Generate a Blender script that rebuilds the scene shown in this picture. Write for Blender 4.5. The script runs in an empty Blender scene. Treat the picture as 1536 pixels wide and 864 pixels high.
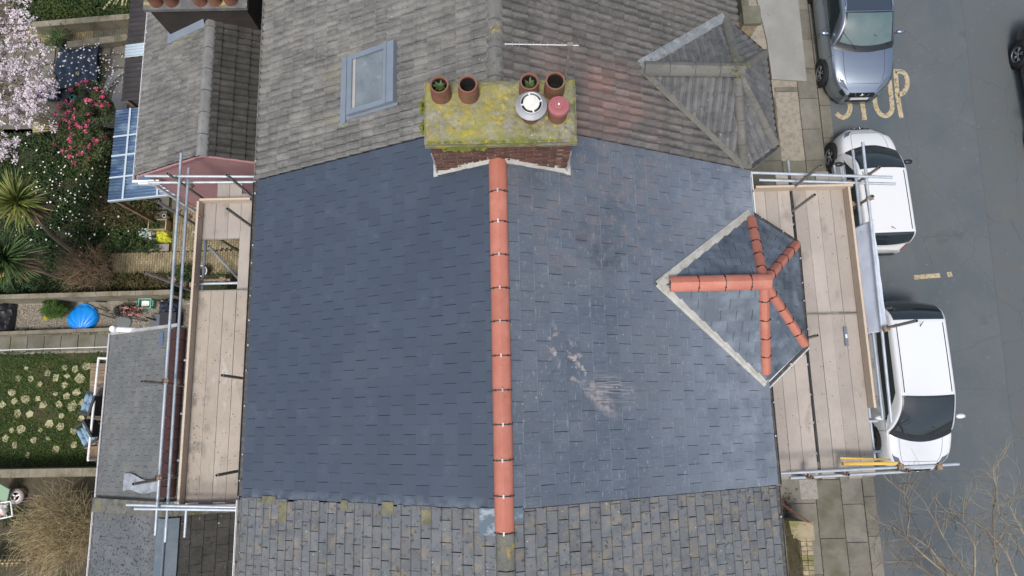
import bpy, math, random
from mathutils import Vector, Matrix, noise
random.seed(7)
R = math.radians
sc = bpy.context.scene
COL = sc.collection
# ------------------------------------------------------------------ camera
CAM_H = 18.0
PITCH, YAW, FPX = R(10.7), R(-1.25), 1024.0
cam = bpy.data.cameras.new('camera'); cam.lens = 24.0; cam.sensor_width = 36.0
cam.clip_start = 0.1; cam.clip_end = 2000
camo = bpy.data.objects.new('camera', cam); COL.objects.link(camo)
camo.location = (0, 0, CAM_H); camo.rotation_euler = (PITCH, 0, YAW)
sc.camera = camo
# ------------------------------------------------------------------ light
SUN_EL, SUN_AZ = R(66), R(195)
w = bpy.data.worlds.new('World'); sc.world = w; w.use_nodes = True
nt = w.node_tree; nt.nodes.clear()
sky = nt.nodes.new('ShaderNodeTexSky'); sky.sky_type = 'NISHITA'; sky.sun_disc = False
sky.sun_elevation = SUN_EL; sky.sun_rotation = SUN_AZ; sky.air_density = 1.0; sky.dust_density = 4.0
hs = nt.nodes.new('ShaderNodeHueSaturation'); hs.inputs['Saturation'].default_value = 0.85
bg = nt.nodes.new('ShaderNodeBackground'); bg.inputs[1].default_value = 0.11
ow = nt.nodes.new('ShaderNodeOutputWorld')
nt.links.new(sky.outputs[0], hs.inputs['Color']); nt.links.new(hs.outputs[0], bg.inputs[0]); nt.links.new(bg.outputs[0], ow.inputs[0])
sd = Vector((math.sin(SUN_AZ)*math.cos(SUN_EL), math.cos(SUN_AZ)*math.cos(SUN_EL), math.sin(SUN_EL)))
sl = bpy.data.lights.new('sun', 'SUN'); sl.energy = 1.5; sl.angle = R(14); sl.color = (1, .975, .94)
so = bpy.data.objects.new('sun', sl); COL.objects.link(so); so.rotation_euler = sd.to_track_quat('Z', 'Y').to_euler()
sc.view_settings.view_transform = 'Standard'; sc.view_settings.look = 'None'
sc.view_settings.exposure = 0.72; sc.view_settings.gamma = 1.0

def P(px, py, z=0.0):
    """world point at height z that was surveyed on the 1536 px wide photograph"""
    u = (px-768)/FPX; v = (432-py)/FPX
    dy = math.sin(PITCH)+v*math.cos(PITCH); dz = math.cos(PITCH)-v*math.sin(PITCH)
    t = (CAM_H-z)/dz; x, y = u*t, dy*t
    c, s = math.cos(YAW), math.sin(YAW)
    return Vector((c*x-s*y, s*x+c*y, z))

# ------------------------------------------------------------------ materials
def S(r, g, b):   # sRGB 0-255 -> linear
    f = lambda c: (c/255/12.92) if c/255 <= .04045 else ((c/255+.055)/1.055)**2.4
    return (f(r), f(g), f(b))
def mat(name, col, rough=.8, layers=(), rnd=0., bump=0., bs=30., metal=0., spec=.5, coat=0., alpha=1., trans=0., hue=0.):
    m = bpy.data.materials.new(name); m.use_nodes = True
    t = m.node_tree; N = t.nodes; L = t.links; b = N['Principled BSDF']
    b.inputs['Roughness'].default_value = rough; b.inputs['Metallic'].default_value = metal
    b.inputs['Specular IOR Level'].default_value = spec; b.inputs['Coat Weight'].default_value = coat
    b.inputs['Coat Roughness'].default_value = .05
    b.inputs['Alpha'].default_value = alpha; b.inputs['Transmission Weight'].default_value = trans
    geo = N.new('ShaderNodeNewGeometry'); cur = None
    def mix(mode, fac, a, c):
        x = N.new('ShaderNodeMix'); x.data_type = 'RGBA'; x.blend_type = mode
        for sock, val in ((x.inputs[0], fac), (x.inputs[6], a), (x.inputs[7], c)):
            if hasattr(val, 'links'): L.new(val, sock)
            elif isinstance(val, (int, float)): sock.default_value = val
            else: sock.default_value = (*val, 1)
        return x.outputs[2]
    def ramp(val, lo, hi, a=0., c=1.):
        x = N.new('ShaderNodeMapRange'); x.inputs[1].default_value = lo; x.inputs[2].default_value = hi
        x.inputs[3].default_value = a; x.inputs[4].default_value = c; L.new(val, x.inputs[0]); return x.outputs[0]
    cur = col
    for ly in layers:
        c, scale, lo, hi, st = ly[:5]; opt = ly[5] if len(ly) > 5 else {}
        vec = geo.outputs['Position']
        if 'rot' in opt or 'sx' in opt:
            mp = N.new('ShaderNodeMapping'); L.new(vec, mp.inputs[0])
            mp.inputs['Scale'].default_value = opt.get('sx', (1, 1, 1)); mp.inputs['Rotation'].default_value = opt.get('rot', (0, 0, 0)); vec = mp.outputs[0]
        if opt.get('crack'):
            n0 = N.new('ShaderNodeTexNoise'); n0.inputs['Scale'].default_value = 3; L.new(vec, n0.inputs['Vector'])
            va = N.new('ShaderNodeVectorMath'); va.operation = 'MULTIPLY_ADD'; L.new(n0.outputs['Color'], va.inputs[0]); va.inputs[1].default_value = (.25, .25, 0); L.new(vec, va.inputs[2])
            n = N.new('ShaderNodeTexVoronoi'); n.feature = 'DISTANCE_TO_EDGE'; n.inputs['Scale'].default_value = scale; L.new(va.outputs[0], n.inputs['Vector'])
            mi = N.new('ShaderNodeMath'); mi.operation = 'SUBTRACT'; mi.inputs[0].default_value = 1; L.new(n.outputs['Distance'], mi.inputs[1]); o = mi.outputs[0]
        elif opt.get('v'):
            n = N.new('ShaderNodeTexVoronoi'); n.inputs['Scale'].default_value = scale; L.new(vec, n.inputs['Vector']); o = n.outputs['Distance']
        else:
            n = N.new('ShaderNodeTexNoise'); n.inputs['Scale'].default_value = scale; n.inputs['Detail'].default_value = opt.get('d', 6)
            n.inputs['Roughness'].default_value = opt.get('r', .6); L.new(vec, n.inputs['Vector']); o = n.outputs['Fac']
        f = ramp(o, lo, hi, 0., st)
        if 'at' in opt:
            vd = N.new('ShaderNodeVectorMath'); vd.operation = 'SUBTRACT'; L.new(geo.outputs['Position'], vd.inputs[0]); vd.inputs[1].default_value = opt['at'][:3]
            vs_ = vd.outputs[0]
            if 'mrot' in opt:
                vr = N.new('ShaderNodeVectorRotate'); vr.rotation_type = 'Z_AXIS'; vr.inputs['Angle'].default_value = opt['mrot']; L.new(vs_, vr.inputs['Vector']); vs_ = vr.outputs[0]
            vm = N.new('ShaderNodeVectorMath'); vm.operation = 'MULTIPLY'; L.new(vs_, vm.inputs[0]); vm.inputs[1].default_value = opt['rad']
            vl = N.new('ShaderNodeVectorMath'); vl.operation = 'LENGTH'; L.new(vm.outputs[0], vl.inputs[0])
            mm = ramp(vl.outputs['Value'], opt.get('in', .4), 1., 1., 0.)
            ml = N.new('ShaderNodeMath'); ml.operation = 'MULTIPLY'; L.new(f, ml.inputs[0]); L.new(mm, ml.inputs[1]); f = ml.outputs[0]
        if 'per' in opt:
            x0_, dx_, wd_ = opt['per']; sx_ = N.new('ShaderNodeSeparateXYZ'); L.new(geo.outputs['Position'], sx_.inputs[0])
            o_ = sx_.outputs[opt.get('ax', 0)]
            for op_, val_ in (('SUBTRACT', x0_), ('DIVIDE', dx_), ('FRACT', 0)):
                mo = N.new('ShaderNodeMath'); mo.operation = op_; L.new(o_, mo.inputs[0]); mo.inputs[1].default_value = val_; o_ = mo.outputs[0]
            mm = ramp(o_, 0, wd_, 1., 0.); ml = N.new('ShaderNodeMath'); ml.operation = 'MULTIPLY'; L.new(f, ml.inputs[0]); L.new(mm, ml.inputs[1]); f = ml.outputs[0]
        cur = mix('MIX', f, cur, c)
    if rnd:
        oi = N.new('ShaderNodeObjectInfo'); ad = N.new('ShaderNodeMath'); ad.operation = 'ADD'
        L.new(oi.outputs['Random'], ad.inputs[0]); L.new(geo.outputs['Random Per Island'], ad.inputs[1])
        fr = N.new('ShaderNodeMath'); fr.operation = 'FRACT'; L.new(ad.outputs[0], fr.inputs[0])
        v = ramp(fr.outputs[0], 0, 1, 1-rnd, 1+rnd)
        hv = N.new('ShaderNodeHueSaturation'); L.new(v, hv.inputs['Value'])
        if hue:
            f2 = N.new('ShaderNodeMath'); f2.operation = 'MULTIPLY'; f2.inputs[1].default_value = 7.31; L.new(fr.outputs[0], f2.inputs[0])
            f3 = N.new('ShaderNodeMath'); f3.operation = 'FRACT'; L.new(f2.outputs[0], f3.inputs[0])
            L.new(ramp(f3.outputs[0], 0, 1, .5-hue, .5+hue), hv.inputs['Hue'])
        if hasattr(cur, 'links'): L.new(cur, hv.inputs['Color'])
        else: hv.inputs['Color'].default_value = (*cur, 1)
        cur = hv.outputs[0]
    if hasattr(cur, 'links'): L.new(cur, b.inputs['Base Color'])
    else: b.inputs['Base Color'].default_value = (*cur, 1)
    if bump:
        n = N.new('ShaderNodeTexNoise'); n.inputs['Scale'].default_value = bs; n.inputs['Detail'].default_value = 5
        L.new(geo.outputs['Position'], n.inputs['Vector'])
        bp = N.new('ShaderNodeBump'); bp.inputs['Strength'].default_value = 1; bp.inputs['Distance'].default_value = bump
        L.new(n.outputs['Fac'], bp.inputs['Height']); L.new(bp.outputs[0], b.inputs['Normal'])
    return m

# ------------------------------------------------------------------ mesh helpers
class MB:
    def __init__(s): s.v = []; s.f = []; s.m = []
    def add(s, vs, fs, mi=0):
        o = len(s.v); s.v += [tuple(v) for v in vs]; s.f += [tuple(o+i for i in f) for f in fs]; s.m += [mi]*len(fs); return s
    def box(s, c, size, M=None, mi=0):
        hx, hy, hz = size[0]/2, size[1]/2, size[2]/2
        vs = [Vector((x*hx, y*hy, z*hz)) for x in (-1, 1) for y in (-1, 1) for z in (-1, 1)]
        if M: vs = [M @ v for v in vs]
        return s.add([v+Vector(c) for v in vs], [(0, 1, 3, 2), (4, 6, 7, 5), (0, 4, 5, 1), (2, 3, 7, 6), (0, 2, 6, 4), (1, 5, 7, 3)], mi)
    def bb(s, x0, x1, y0, y1, z0, z1, mi=0): return s.box(((x0+x1)/2, (y0+y1)/2, (z0+z1)/2), (x1-x0, y1-y0, z1-z0), None, mi)
    def prism(s, pts, d, mi=0):
        n = len(pts); d = Vector(d); a = [Vector(p) for p in pts]
        return s.add(a+[p+d for p in a], [tuple(range(n))[::-1], tuple(range(n, 2*n))]+[(i, (i+1) % n, n+(i+1) % n, n+i) for i in range(n)], mi)
    def tube(s, p0, p1, r, n=10, r1=None, cap=True, mi=0, hole=None):
        p0, p1 = Vector(p0), Vector(p1); d = (p1-p0)
        if d.length < 1e-6: return s
        q = d.to_track_quat('Z', 'Y'); r1 = r if r1 is None else r1
        ring = [Vector((math.cos(2*math.pi*i/n), math.sin(2*math.pi*i/n), 0)) for i in range(n)]
        a = [p0+q @ (v*r) for v in ring]; b = [p1+q @ (v*r1) for v in ring]
        fs = [(i, (i+1) % n, n+(i+1) % n, n+i) for i in range(n)]
        s.add(a+b, fs, mi)
        if cap:
            if hole is not None:
                for (pp, rr, sg, rg) in ((p0, r, 1, a), (p1, r1, -1, b)):
                    dd = d.normalized()*sg*.02; inn = [pp+q @ (v*rr*.8) for v in ring]; dp = [x+dd for x in inn]
                    s.add(rg+inn, [(i, (i+1) % n, n+(i+1) % n, n+i) if sg < 0 else (n+i, n+(i+1) % n, (i+1) % n, i) for i in range(n)], mi)
                    s.add(inn+dp, fs, hole); s.add(dp, [tuple(range(n))], hole)
            else: s.add(a, [tuple(range(n))[::-1]], mi); s.add(b, [tuple(range(n))], mi)
        return s
    def path(s, pts, r, n=6, mi=0, r1=None):
        k = len(pts)-1
        for i in range(k):
            ra = r if r1 is None else r+(r1-r)*i/k; rb = r if r1 is None else r+(r1-r)*(i+1)/k
            s.tube(pts[i], pts[i+1], ra, n, rb, i in (0, k-1), mi)
        return s
    def lathe(s, c, prof, n=24, mi=0, M=None):
        c = Vector(c); vs = []; fs = []
        for r, z in prof:
            for i in range(n):
                a = 2*math.pi*i/n; v = Vector((r*math.cos(a), r*math.sin(a), z)); vs.append(c+(M @ v if M else v))
        for j in range(len(prof)-1):
            for i in range(n): fs.append((j*n+i, j*n+(i+1) % n, (j+1)*n+(i+1) % n, (j+1)*n+i))
        return s.add(vs, fs, mi)
    def grid(s, fn, nu, nv, mi=0):
        vs = [fn(i/nu, j/nv) for j in range(nv+1) for i in range(nu+1)]
        return s.add(vs, [(j*(nu+1)+i, j*(nu+1)+i+1, (j+1)*(nu+1)+i+1, (j+1)*(nu+1)+i) for j in range(nv) for i in range(nu)], mi)
    def mesh(s, name, mats, smooth=False):
        me = bpy.data.meshes.new(name); me.from_pydata(s.v, [], s.f)
        for m in (mats if isinstance(mats, (list, tuple)) else [mats]): me.materials.append(m)
        me.polygons.foreach_set('material_index', s.m)
        if smooth: me.polygons.foreach_set('use_smooth', [True]*len(me.polygons))
        me.update(); return me
WM = {}
def link(name, me, parent=None, M=None):
    o = bpy.data.objects.new(name, me); COL.objects.link(o)
    M = M or Matrix.Identity(4)
    if parent: o.parent = parent; o.matrix_basis = WM[parent.name].inverted() @ M
    else: o.matrix_basis = M
    WM[o.name] = M.copy(); return o
def part(name, mb, mats, parent=None, smooth=False, sharp=False):
    """mesh given in world coordinates"""
    base = WM[parent.name].translation if parent else (Vector(mb.v[0]) if mb.v else Vector())
    if not parent:
        xs = [v[0] for v in mb.v]; ys = [v[1] for v in mb.v]; zs = [v[2] for v in mb.v]
        base = Vector(((min(xs)+max(xs))/2, (min(ys)+max(ys))/2, min(zs)))
    mb.v = [(v[0]-base[0], v[1]-base[1], v[2]-base[2]) for v in mb.v]
    me = mb.mesh(name, mats, smooth)
    if sharp: me.set_sharp_from_angle(angle=R(35))
    return link(name, me, parent, Matrix.Translation(base))
def thing(name, label, cat, loc, group=None, rz=0):
    o = link(name, None, None, Matrix.Translation(Vector(loc)) @ Matrix.Rotation(rz, 4, 'Z')); return tag(o, label, cat, group)
def tag(o, label, cat, group=None):
    o['label'] = label; o['category'] = cat
    if group: o['group'] = group
    return o
def kind(o, k, label=None):
    o['kind'] = k
    if label: o['label'] = label
    return o
def lab(o, l): o['label'] = l; return o

# ------------------------------------------------------------------ tiles on a facet
def clip(poly, clipper):
    out = poly; n = len(clipper)
    for i in range(n):
        ax, ay = clipper[i]; bx, by = clipper[(i+1) % n]; inp = out; out = []
        if not inp: return []
        side = lambda p: (bx-ax)*(p[1]-ay)-(by-ay)*(p[0]-ax)
        for j in range(len(inp)):
            a, b = inp[j-1], inp[j]; sa, sb = side(a), side(b)
            if (sa >= 0) != (sb >= 0):
                t = sa/(sa-sb); out.append((a[0]+(b[0]-a[0])*t, a[1]+(b[1]-a[1])*t))
            if sb >= 0: out.append(b)
    return out
def area(p): return abs(sum(p[i-1][0]*p[i][1]-p[i][0]*p[i-1][1] for i in range(len(p))))/2
def ccw(p): return p if sum(p[i-1][0]*p[i][1]-p[i][0]*p[i-1][1] for i in range(len(p))) > 0 else p[::-1]
def piece(mb, w, g, th, lift, prof, clipper=None, off=(0, 0), gp=1.):
    """one tile, local origin at its lower left corner; prof = [(s, dz)] across"""
    gap = (.0028 if lift < .02 else .005) if prof is None else .0015
    gap *= gp; pr = prof or [(0, 0), (w, 0)]; T = g*1.1
    pr = [(min(max(s, gap), w-gap), z) for s, z in pr]
    def H(s, t):
        for (a, za), (b, zb) in zip(pr, pr[1:]):
            if s <= b+1e-7: z = za+(zb-za)*(s-a)/max(b-a, 1e-6); break
        else: z = pr[-1][1]
        return z+lift*(1-t/T)+.002
    for (a, za), (b, zb) in zip(pr, pr[1:]):
        q = [(a, 0), (b, 0), (b, T), (a, T)]
        if clipper:
            q = clip([(x+off[0], y+off[1]) for x, y in q], clipper)
            q = [(x-off[0], y-off[1]) for x, y in q]
            if len(q) < 3 or area(q) < 2e-5: continue
        n = len(q); top = [(x, y, H(x, y)) for x, y in q]; bot = [(x, y, H(x, y)-th) for x, y in q]
        fs = [tuple(range(n))]
        for i in range(n):
            j = (i+1) % n
            if abs(q[i][0]-q[j][0]) < 1e-6 and gap*1.5 < q[i][0] < w-gap*1.5 and any(abs(q[i][0]-s) < 1e-5 for s, _ in pr[1:-1]): continue
            fs.append((n+i, n+j, j, i))
        mb.add(top+bot, fs)
def lay(name, mats, parent, O, U, V, poly, w, g, th=.008, lift=.016, prof=None, stagger=.5, limit=300, skip=None, lname=None,
        jit=.002, tj=0.0, budget=None, matfn=None, s0=0., t0=0., drop=0.):
    """lay tiles over a convex facet; pieces nearest the camera become objects, the rest one joined part. budget: shared list across facets"""
    U = Vector(U).normalized(); V = Vector(V).normalized(); N = U.cross(V); O = Vector(O); poly = ccw(poly)
    base = Matrix((( U.x, V.x, N.x, O.x), (U.y, V.y, N.y, O.y), (U.z, V.z, N.z, O.z), (0, 0, 0, 1)))
    variants = []
    for k in range(4):
        mb = MB(); piece(mb, w, g, th, lift, prof, gp=(.6, 1., 1.25, .8)[k]); variants.append(mb.mesh(name, mats))
    ss = [p[0] for p in poly]; ts = [p[1] for p in poly]
    inside = lambda p: all((poly[i][0]-poly[i-1][0])*(p[1]-poly[i-1][1])-(poly[i][1]-poly[i-1][1])*(p[0]-poly[i-1][0]) >= -1e-6 for i in range(len(poly)))
    out = []
    r = 0; t = min(ts)+t0
    while t < max(ts)-.01:
        s = min(ss)+s0-w*(stagger*(r % 2) if isinstance(stagger, float) else stagger(r))
        while s < max(ss)-.004:
            cs = [(s, t), (s+w, t), (s+w, t+g), (s, t+g)]
            c = base @ Vector((s+w/2, t+g/2, 0))
            if not (skip and skip(c)) and random.random() >= drop:
                js, jt = random.uniform(-jit, jit), random.uniform(-jit, jit)*2-random.uniform(0, tj)
                rot = random.uniform(-.004, .004)*(1+tj*60)
                if all(inside(p) for p in cs[:3]+[(s+w, t+g*1.1), (s, t+g*1.1)]) and inside((s, t+jt)):
                    out.append(((c-camo.location).length, variants[random.randrange(4)], base @ Matrix.Translation((s+js*.5, t+jt, random.uniform(0, .0015))) @ Matrix.Rotation(rot, 4, 'Z'), s, t, None))
                else:
                    mb = MB(); piece(mb, w, g, th, lift, prof, poly, (s, t))
                    if mb.f: out.append(((c-camo.location).length, None, base @ Matrix.Translation((s, t, 0)), s, t, mb))
            s += w
        t += g; r += 1
    if budget is not None: budget.extend((d, v, M, mb, mats, parent) for d, v, M, s, t, mb in out); return
    place(name, out_fix(out, mats, parent), limit, lname)
def out_fix(out, mats, parent): return [(d, v, M, mb, mats, parent) for d, v, M, s, t, mb in out]
def place(name, items, limit=300, lname=None):
    items.sort(key=lambda a: a[0]); rest = {}
    for i, (d, v, M, mb, mats, parent) in enumerate(items):
        if i < limit: link(name, v or mb.mesh(name, mats), parent, M)
        else: rest.setdefault((parent.name, mats.name), (parent, mats, []))[2].append((v, M, mb))
    for parent, mats, l in rest.values():
        big = MB()
        for v, M, mb in l:
            if v: vs = [vv.co for vv in v.vertices]; fs = [tuple(p.vertices) for p in v.polygons]
            else: vs = [Vector(x) for x in mb.v]; fs = mb.f
            big.add([M @ x for x in vs], fs)
        o = part(lname or name+'_remainder', big, mats, parent); kind(o, 'stuff')

# ------------------------------------------------------------------ material library
m_under = mat('underlay', (.012, .013, .015), .9)
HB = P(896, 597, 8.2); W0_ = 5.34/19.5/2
m_slate_l = mat('fibre_slate_west', (.041, .057, .083), .55, [((.051, .067, .092), 1.1, .4, .7, .7), ((.075, .095, .125), 7, .60, .8, .5, {'d': 8}), ((.036, .05, .078), .6, .5, .7, .5), ((.13, .155, .18), 6, .40, .60, .8, {'ax': 1, 'per': (-1.18, 50, .0035), 'd': 8}), ((.10, .12, .15), 2.6, .58, .72, .35, {'d': 9, 'r': .7}), ((.13, .15, .17), 9, .66, .76, .6, {'sx': (1, 5, 1), 'd': 7})], rnd=.07, bump=.001, bs=60)
CD = .233*math.cos(math.atan(2.32/4.39))
m_slate_r = mat('fibre_slate_east', (.072, .090, .116), .45, [
    ((.092, .111, .138), 1.6, .38, .62, .8), ((.045, .055, .075), 1.1, .56, .72, .6),
    ((.12, .135, .155), 1.1, .45, .66, .6, {'d': 9, 'r': .65}),
    ((.17, .20, .24), .9, .22, .62, .9, {'at': (4.2, 1.0, 6.8), 'rad': (.36, .19, .1), 'd': 8, 'in': .1}),  # sky sheen and dust towards the eave, painted in as paler colour
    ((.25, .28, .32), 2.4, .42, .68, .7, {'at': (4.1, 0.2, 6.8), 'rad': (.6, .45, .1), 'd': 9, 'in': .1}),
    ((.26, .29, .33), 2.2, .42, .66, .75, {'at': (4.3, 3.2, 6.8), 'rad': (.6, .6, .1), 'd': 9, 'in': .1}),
    ((.17, .14, .135), 5, .48, .68, .6, {'at': (1.7, 3.2, 8.0), 'rad': (.55, .6, .2), 'd': 9}),
    ((.14, .12, .12), 3, .5, .7, .5, {'at': (.9, 3.3, 8.4), 'rad': (.6, .6, .2)}),
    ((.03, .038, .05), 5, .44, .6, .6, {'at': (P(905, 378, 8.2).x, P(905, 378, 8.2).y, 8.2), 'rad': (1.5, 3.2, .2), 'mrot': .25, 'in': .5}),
    ((.26, .30, .34), 4, .42, .66, .55, {'per': (4.27-CD*.03, CD, .06), 'd': 6}),
    ((.24, .27, .31), 4, .50, .66, .65, {'per': (-1.17, W0_, .05), 'ax': 1, 'd': 5}),
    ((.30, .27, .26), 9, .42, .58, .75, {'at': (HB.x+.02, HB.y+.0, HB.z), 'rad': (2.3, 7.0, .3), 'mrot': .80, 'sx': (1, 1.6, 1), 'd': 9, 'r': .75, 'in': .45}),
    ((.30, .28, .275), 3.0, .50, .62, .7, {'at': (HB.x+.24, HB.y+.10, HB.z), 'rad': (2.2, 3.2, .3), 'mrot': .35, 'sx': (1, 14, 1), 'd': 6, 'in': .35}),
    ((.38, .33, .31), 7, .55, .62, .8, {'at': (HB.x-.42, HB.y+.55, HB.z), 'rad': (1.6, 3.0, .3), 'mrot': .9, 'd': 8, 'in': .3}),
    ((.22, .25, .29), 9, .58, .72, .6, {'sx': (1, 9, 1), 'rot': (0, 0, .15), 'd': 7}),
    ((.26, .29, .32), 7, .60, .70, .6, {'sx': (6, 1, 1), 'rot': (0, 0, .1), 'd': 7}),
    ((.5, .5, .5), 11, .74, .77, .7, {'d': 3})], rnd=.06, bump=.0012, bs=50)
m_slate_bay = mat('fibre_slate_bay', (.075, .095, .12), .42, [((.17, .2, .24), 3, .42, .68, .7, {'d': 8}), ((.03, .038, .05), 2.2, .55, .7, .7), ((.28, .31, .35), 12, .64, .76, .6)], rnd=.16, bump=.0015, bs=40)
LICH = ((.42, .42, .38), 26, .68, .73, .75, {'d': 3})
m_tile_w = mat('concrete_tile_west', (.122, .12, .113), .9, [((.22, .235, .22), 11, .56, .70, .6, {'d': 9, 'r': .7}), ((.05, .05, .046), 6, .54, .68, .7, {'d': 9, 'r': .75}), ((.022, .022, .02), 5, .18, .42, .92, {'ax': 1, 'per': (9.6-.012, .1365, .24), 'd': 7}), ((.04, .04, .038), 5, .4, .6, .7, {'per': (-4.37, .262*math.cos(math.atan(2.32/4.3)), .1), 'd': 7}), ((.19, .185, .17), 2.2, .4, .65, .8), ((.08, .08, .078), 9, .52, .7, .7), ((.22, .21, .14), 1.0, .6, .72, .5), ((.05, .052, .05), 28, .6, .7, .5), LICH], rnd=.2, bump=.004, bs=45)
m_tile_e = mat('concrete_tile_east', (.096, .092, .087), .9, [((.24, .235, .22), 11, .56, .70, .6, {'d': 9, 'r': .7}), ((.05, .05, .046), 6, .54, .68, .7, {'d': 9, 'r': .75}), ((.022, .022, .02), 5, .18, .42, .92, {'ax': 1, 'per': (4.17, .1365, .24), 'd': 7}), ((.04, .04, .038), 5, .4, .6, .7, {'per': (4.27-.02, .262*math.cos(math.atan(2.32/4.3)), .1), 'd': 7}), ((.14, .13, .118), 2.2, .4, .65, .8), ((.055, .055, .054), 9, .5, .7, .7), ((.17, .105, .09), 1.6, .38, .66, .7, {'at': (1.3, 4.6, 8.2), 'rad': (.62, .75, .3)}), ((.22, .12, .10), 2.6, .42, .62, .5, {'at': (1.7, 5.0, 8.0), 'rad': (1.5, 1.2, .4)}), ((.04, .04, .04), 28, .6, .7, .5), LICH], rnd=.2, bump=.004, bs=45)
m_tile_bay = mat('concrete_tile_bay', (.095, .098, .10), .88, [((.035, .036, .035), 6, .50, .66, .75, {'d': 9, 'r': .75}), ((.15, .155, .15), 3, .4, .65, .8), ((.045, .047, .05), 8, .5, .7, .7), ((.2, .19, .1), 5, .66, .76, .5), LICH], rnd=.12, bump=.004, bs=45)
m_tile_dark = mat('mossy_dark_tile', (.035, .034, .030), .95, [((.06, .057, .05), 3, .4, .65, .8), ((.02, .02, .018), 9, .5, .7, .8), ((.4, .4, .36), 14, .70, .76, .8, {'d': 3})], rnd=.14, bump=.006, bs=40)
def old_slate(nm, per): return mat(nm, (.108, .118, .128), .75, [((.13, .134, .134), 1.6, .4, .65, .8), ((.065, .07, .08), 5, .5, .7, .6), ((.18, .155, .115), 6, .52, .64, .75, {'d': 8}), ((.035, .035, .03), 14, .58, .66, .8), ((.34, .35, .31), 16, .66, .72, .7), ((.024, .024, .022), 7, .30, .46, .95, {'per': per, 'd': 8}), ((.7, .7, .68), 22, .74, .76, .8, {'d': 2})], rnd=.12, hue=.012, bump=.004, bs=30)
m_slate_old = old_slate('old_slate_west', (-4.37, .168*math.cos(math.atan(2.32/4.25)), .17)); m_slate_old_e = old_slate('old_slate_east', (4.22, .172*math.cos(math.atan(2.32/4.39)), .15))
m_slate_grout = mat('mortared_slate', (.105, .114, .115), .9, [((.145, .148, .14), 2, .4, .65, .8), ((.09, .095, .105), 7, .5, .66, .7, {'d': 9}), ((.24, .23, .21), 26, .56, .68, .6), ((.05, .055, .06), 45, .56, .66, .7)], rnd=.07, bump=.004, bs=60)
m_slate_moss = mat('moss_spotted_slate', (.095, .106, .115), .9, [((.13, .136, .14), 2, .4, .65, .8), ((.025, .028, .025), 19, .57, .61, .9, {'d': 3}), ((.2, .2, .2), 30, .6, .7, .5), ((.2, .17, .1), 6, .6, .7, .4)], rnd=.1, bump=.006, bs=30)
m_orange = mat('terracotta_ridge', (.395, .138, .094), .65, [((.45, .175, .125), 4, .4, .7, .8, {'d': 9}), ((.50, .24, .17), 2.5, .55, .72, .5, {'d': 9}), ((.30, .10, .06), 14, .55, .75, .5), ((.6, .42, .34), 30, .66, .76, .35)], rnd=.08, bump=.0015, bs=60)
m_clip = mat('black_plastic_clip', (.015, .012, .012), .5)
m_white_p = mat('white_plastic', (.7, .7, .7), .4)
m_lead = mat('lead_flashing', (.30, .31, .31), .6, [((.44, .45, .44), 4, .4, .65, .8), ((.2, .19, .16), 9, .55, .7, .6)], bump=.003, bs=25)
m_valley = mat('grp_valley', (.34, .33, .29), .7, [((.46, .46, .43), 5, .4, .65, .8), ((.2, .2, .17), 11, .55, .7, .6)], bump=.003, bs=25)
m_mossring = mat('mossy_old_ridge', (.13, .13, .115), .95, [((.38, .27, .03), 9, .46, .6, .9, {'at': (P(768, 827, 8.95).x, P(768, 827, 8.95).y, 8.95), 'rad': (9, 5, 2), 'in': .4}), ((.19, .18, .15), 3, .4, .65, .8), ((.26, .2, .045), 5, .62, .72, .7), ((.06, .062, .05), 12, .52, .68, .6)], rnd=.08, bump=.008, bs=25)
m_flaunch = mat('mossy_flaunching', (.19, .18, .145), .95, [((.28, .27, .23), 3, .45, .65, .7), ((.24, .225, .06), 2.6, .40, .6, .8, {'d': 9, 'r': .7}), ((.075, .085, .025), 7, .48, .62, .75, {'d': 9, 'r': .75}), ((.33, .265, .045), 7, .50, .64, .8, {'d': 9, 'at': (-.6, 3.9, 9.6), 'rad': (1.3, 1.0, 1), 'in': .6}), ((.36, .29, .045), 9, .55, .64, .8, {'d': 8, 'r': .7}), ((.13, .15, .03), 3.4, .5, .62, .7, {'d': 8, 'at': (.1, 3.4, 9.6), 'rad': (.55, 2.6, 1)}), ((.09, .09, .07), 30, .6, .7, .6), ((.7, .7, .66), 17, .73, .76, .8, {'d': 2})], bump=.02, bs=22)
m_brick = mat('weathered_brick', (.095, .042, .032), .9, [((.15, .08, .06), 8, .4, .65, .8), ((.07, .035, .028), 12, .5, .7, .7), ((.26, .24, .2), 18, .62, .72, .6)], rnd=.25, bump=.004, bs=50)
m_mortar = mat('mortar', (.27, .24, .19), .95, [((.16, .15, .12), 9, .45, .65, .8)], bump=.004, bs=50)
m_moss = mat('green_moss', (.11, .13, .02), 1, [((.2, .2, .03), 9, .4, .65, .8), ((.05, .08, .015), 20, .5, .7, .8)], bump=.01, bs=60)
m_pot = mat('clay_pot', (.2, .078, .05), .85, [((.10, .05, .035), 6, .45, .65, .9), ((.12, .11, .04), 4, .5, .66, .7, {'d': 9}), ((.3, .2, .12), 12, .6, .72, .6), ((.2, .19, .06), 7, .62, .72, .5)], bump=.003, bs=50, rnd=.15)
m_black = mat('soot_and_hollow_black', (.006, .006, .006), 1)  # flue soot; in open tube ends this black paints the shade inside
m_cowl = mat('aluminium_cowl', (.45, .46, .47), .45, [((.6, .6, .58), 8, .4, .7, .6)], metal=.5)
m_cowlw = mat('cream_cowl_cap', (.62, .6, .54), .7, [((.4, .37, .3), 12, .5, .7, .5)])
m_redcap = mat('red_cap', (.27, .085, .09), .6, [((.34, .13, .13), 6, .4, .7, .6)], rnd=.05)
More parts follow.
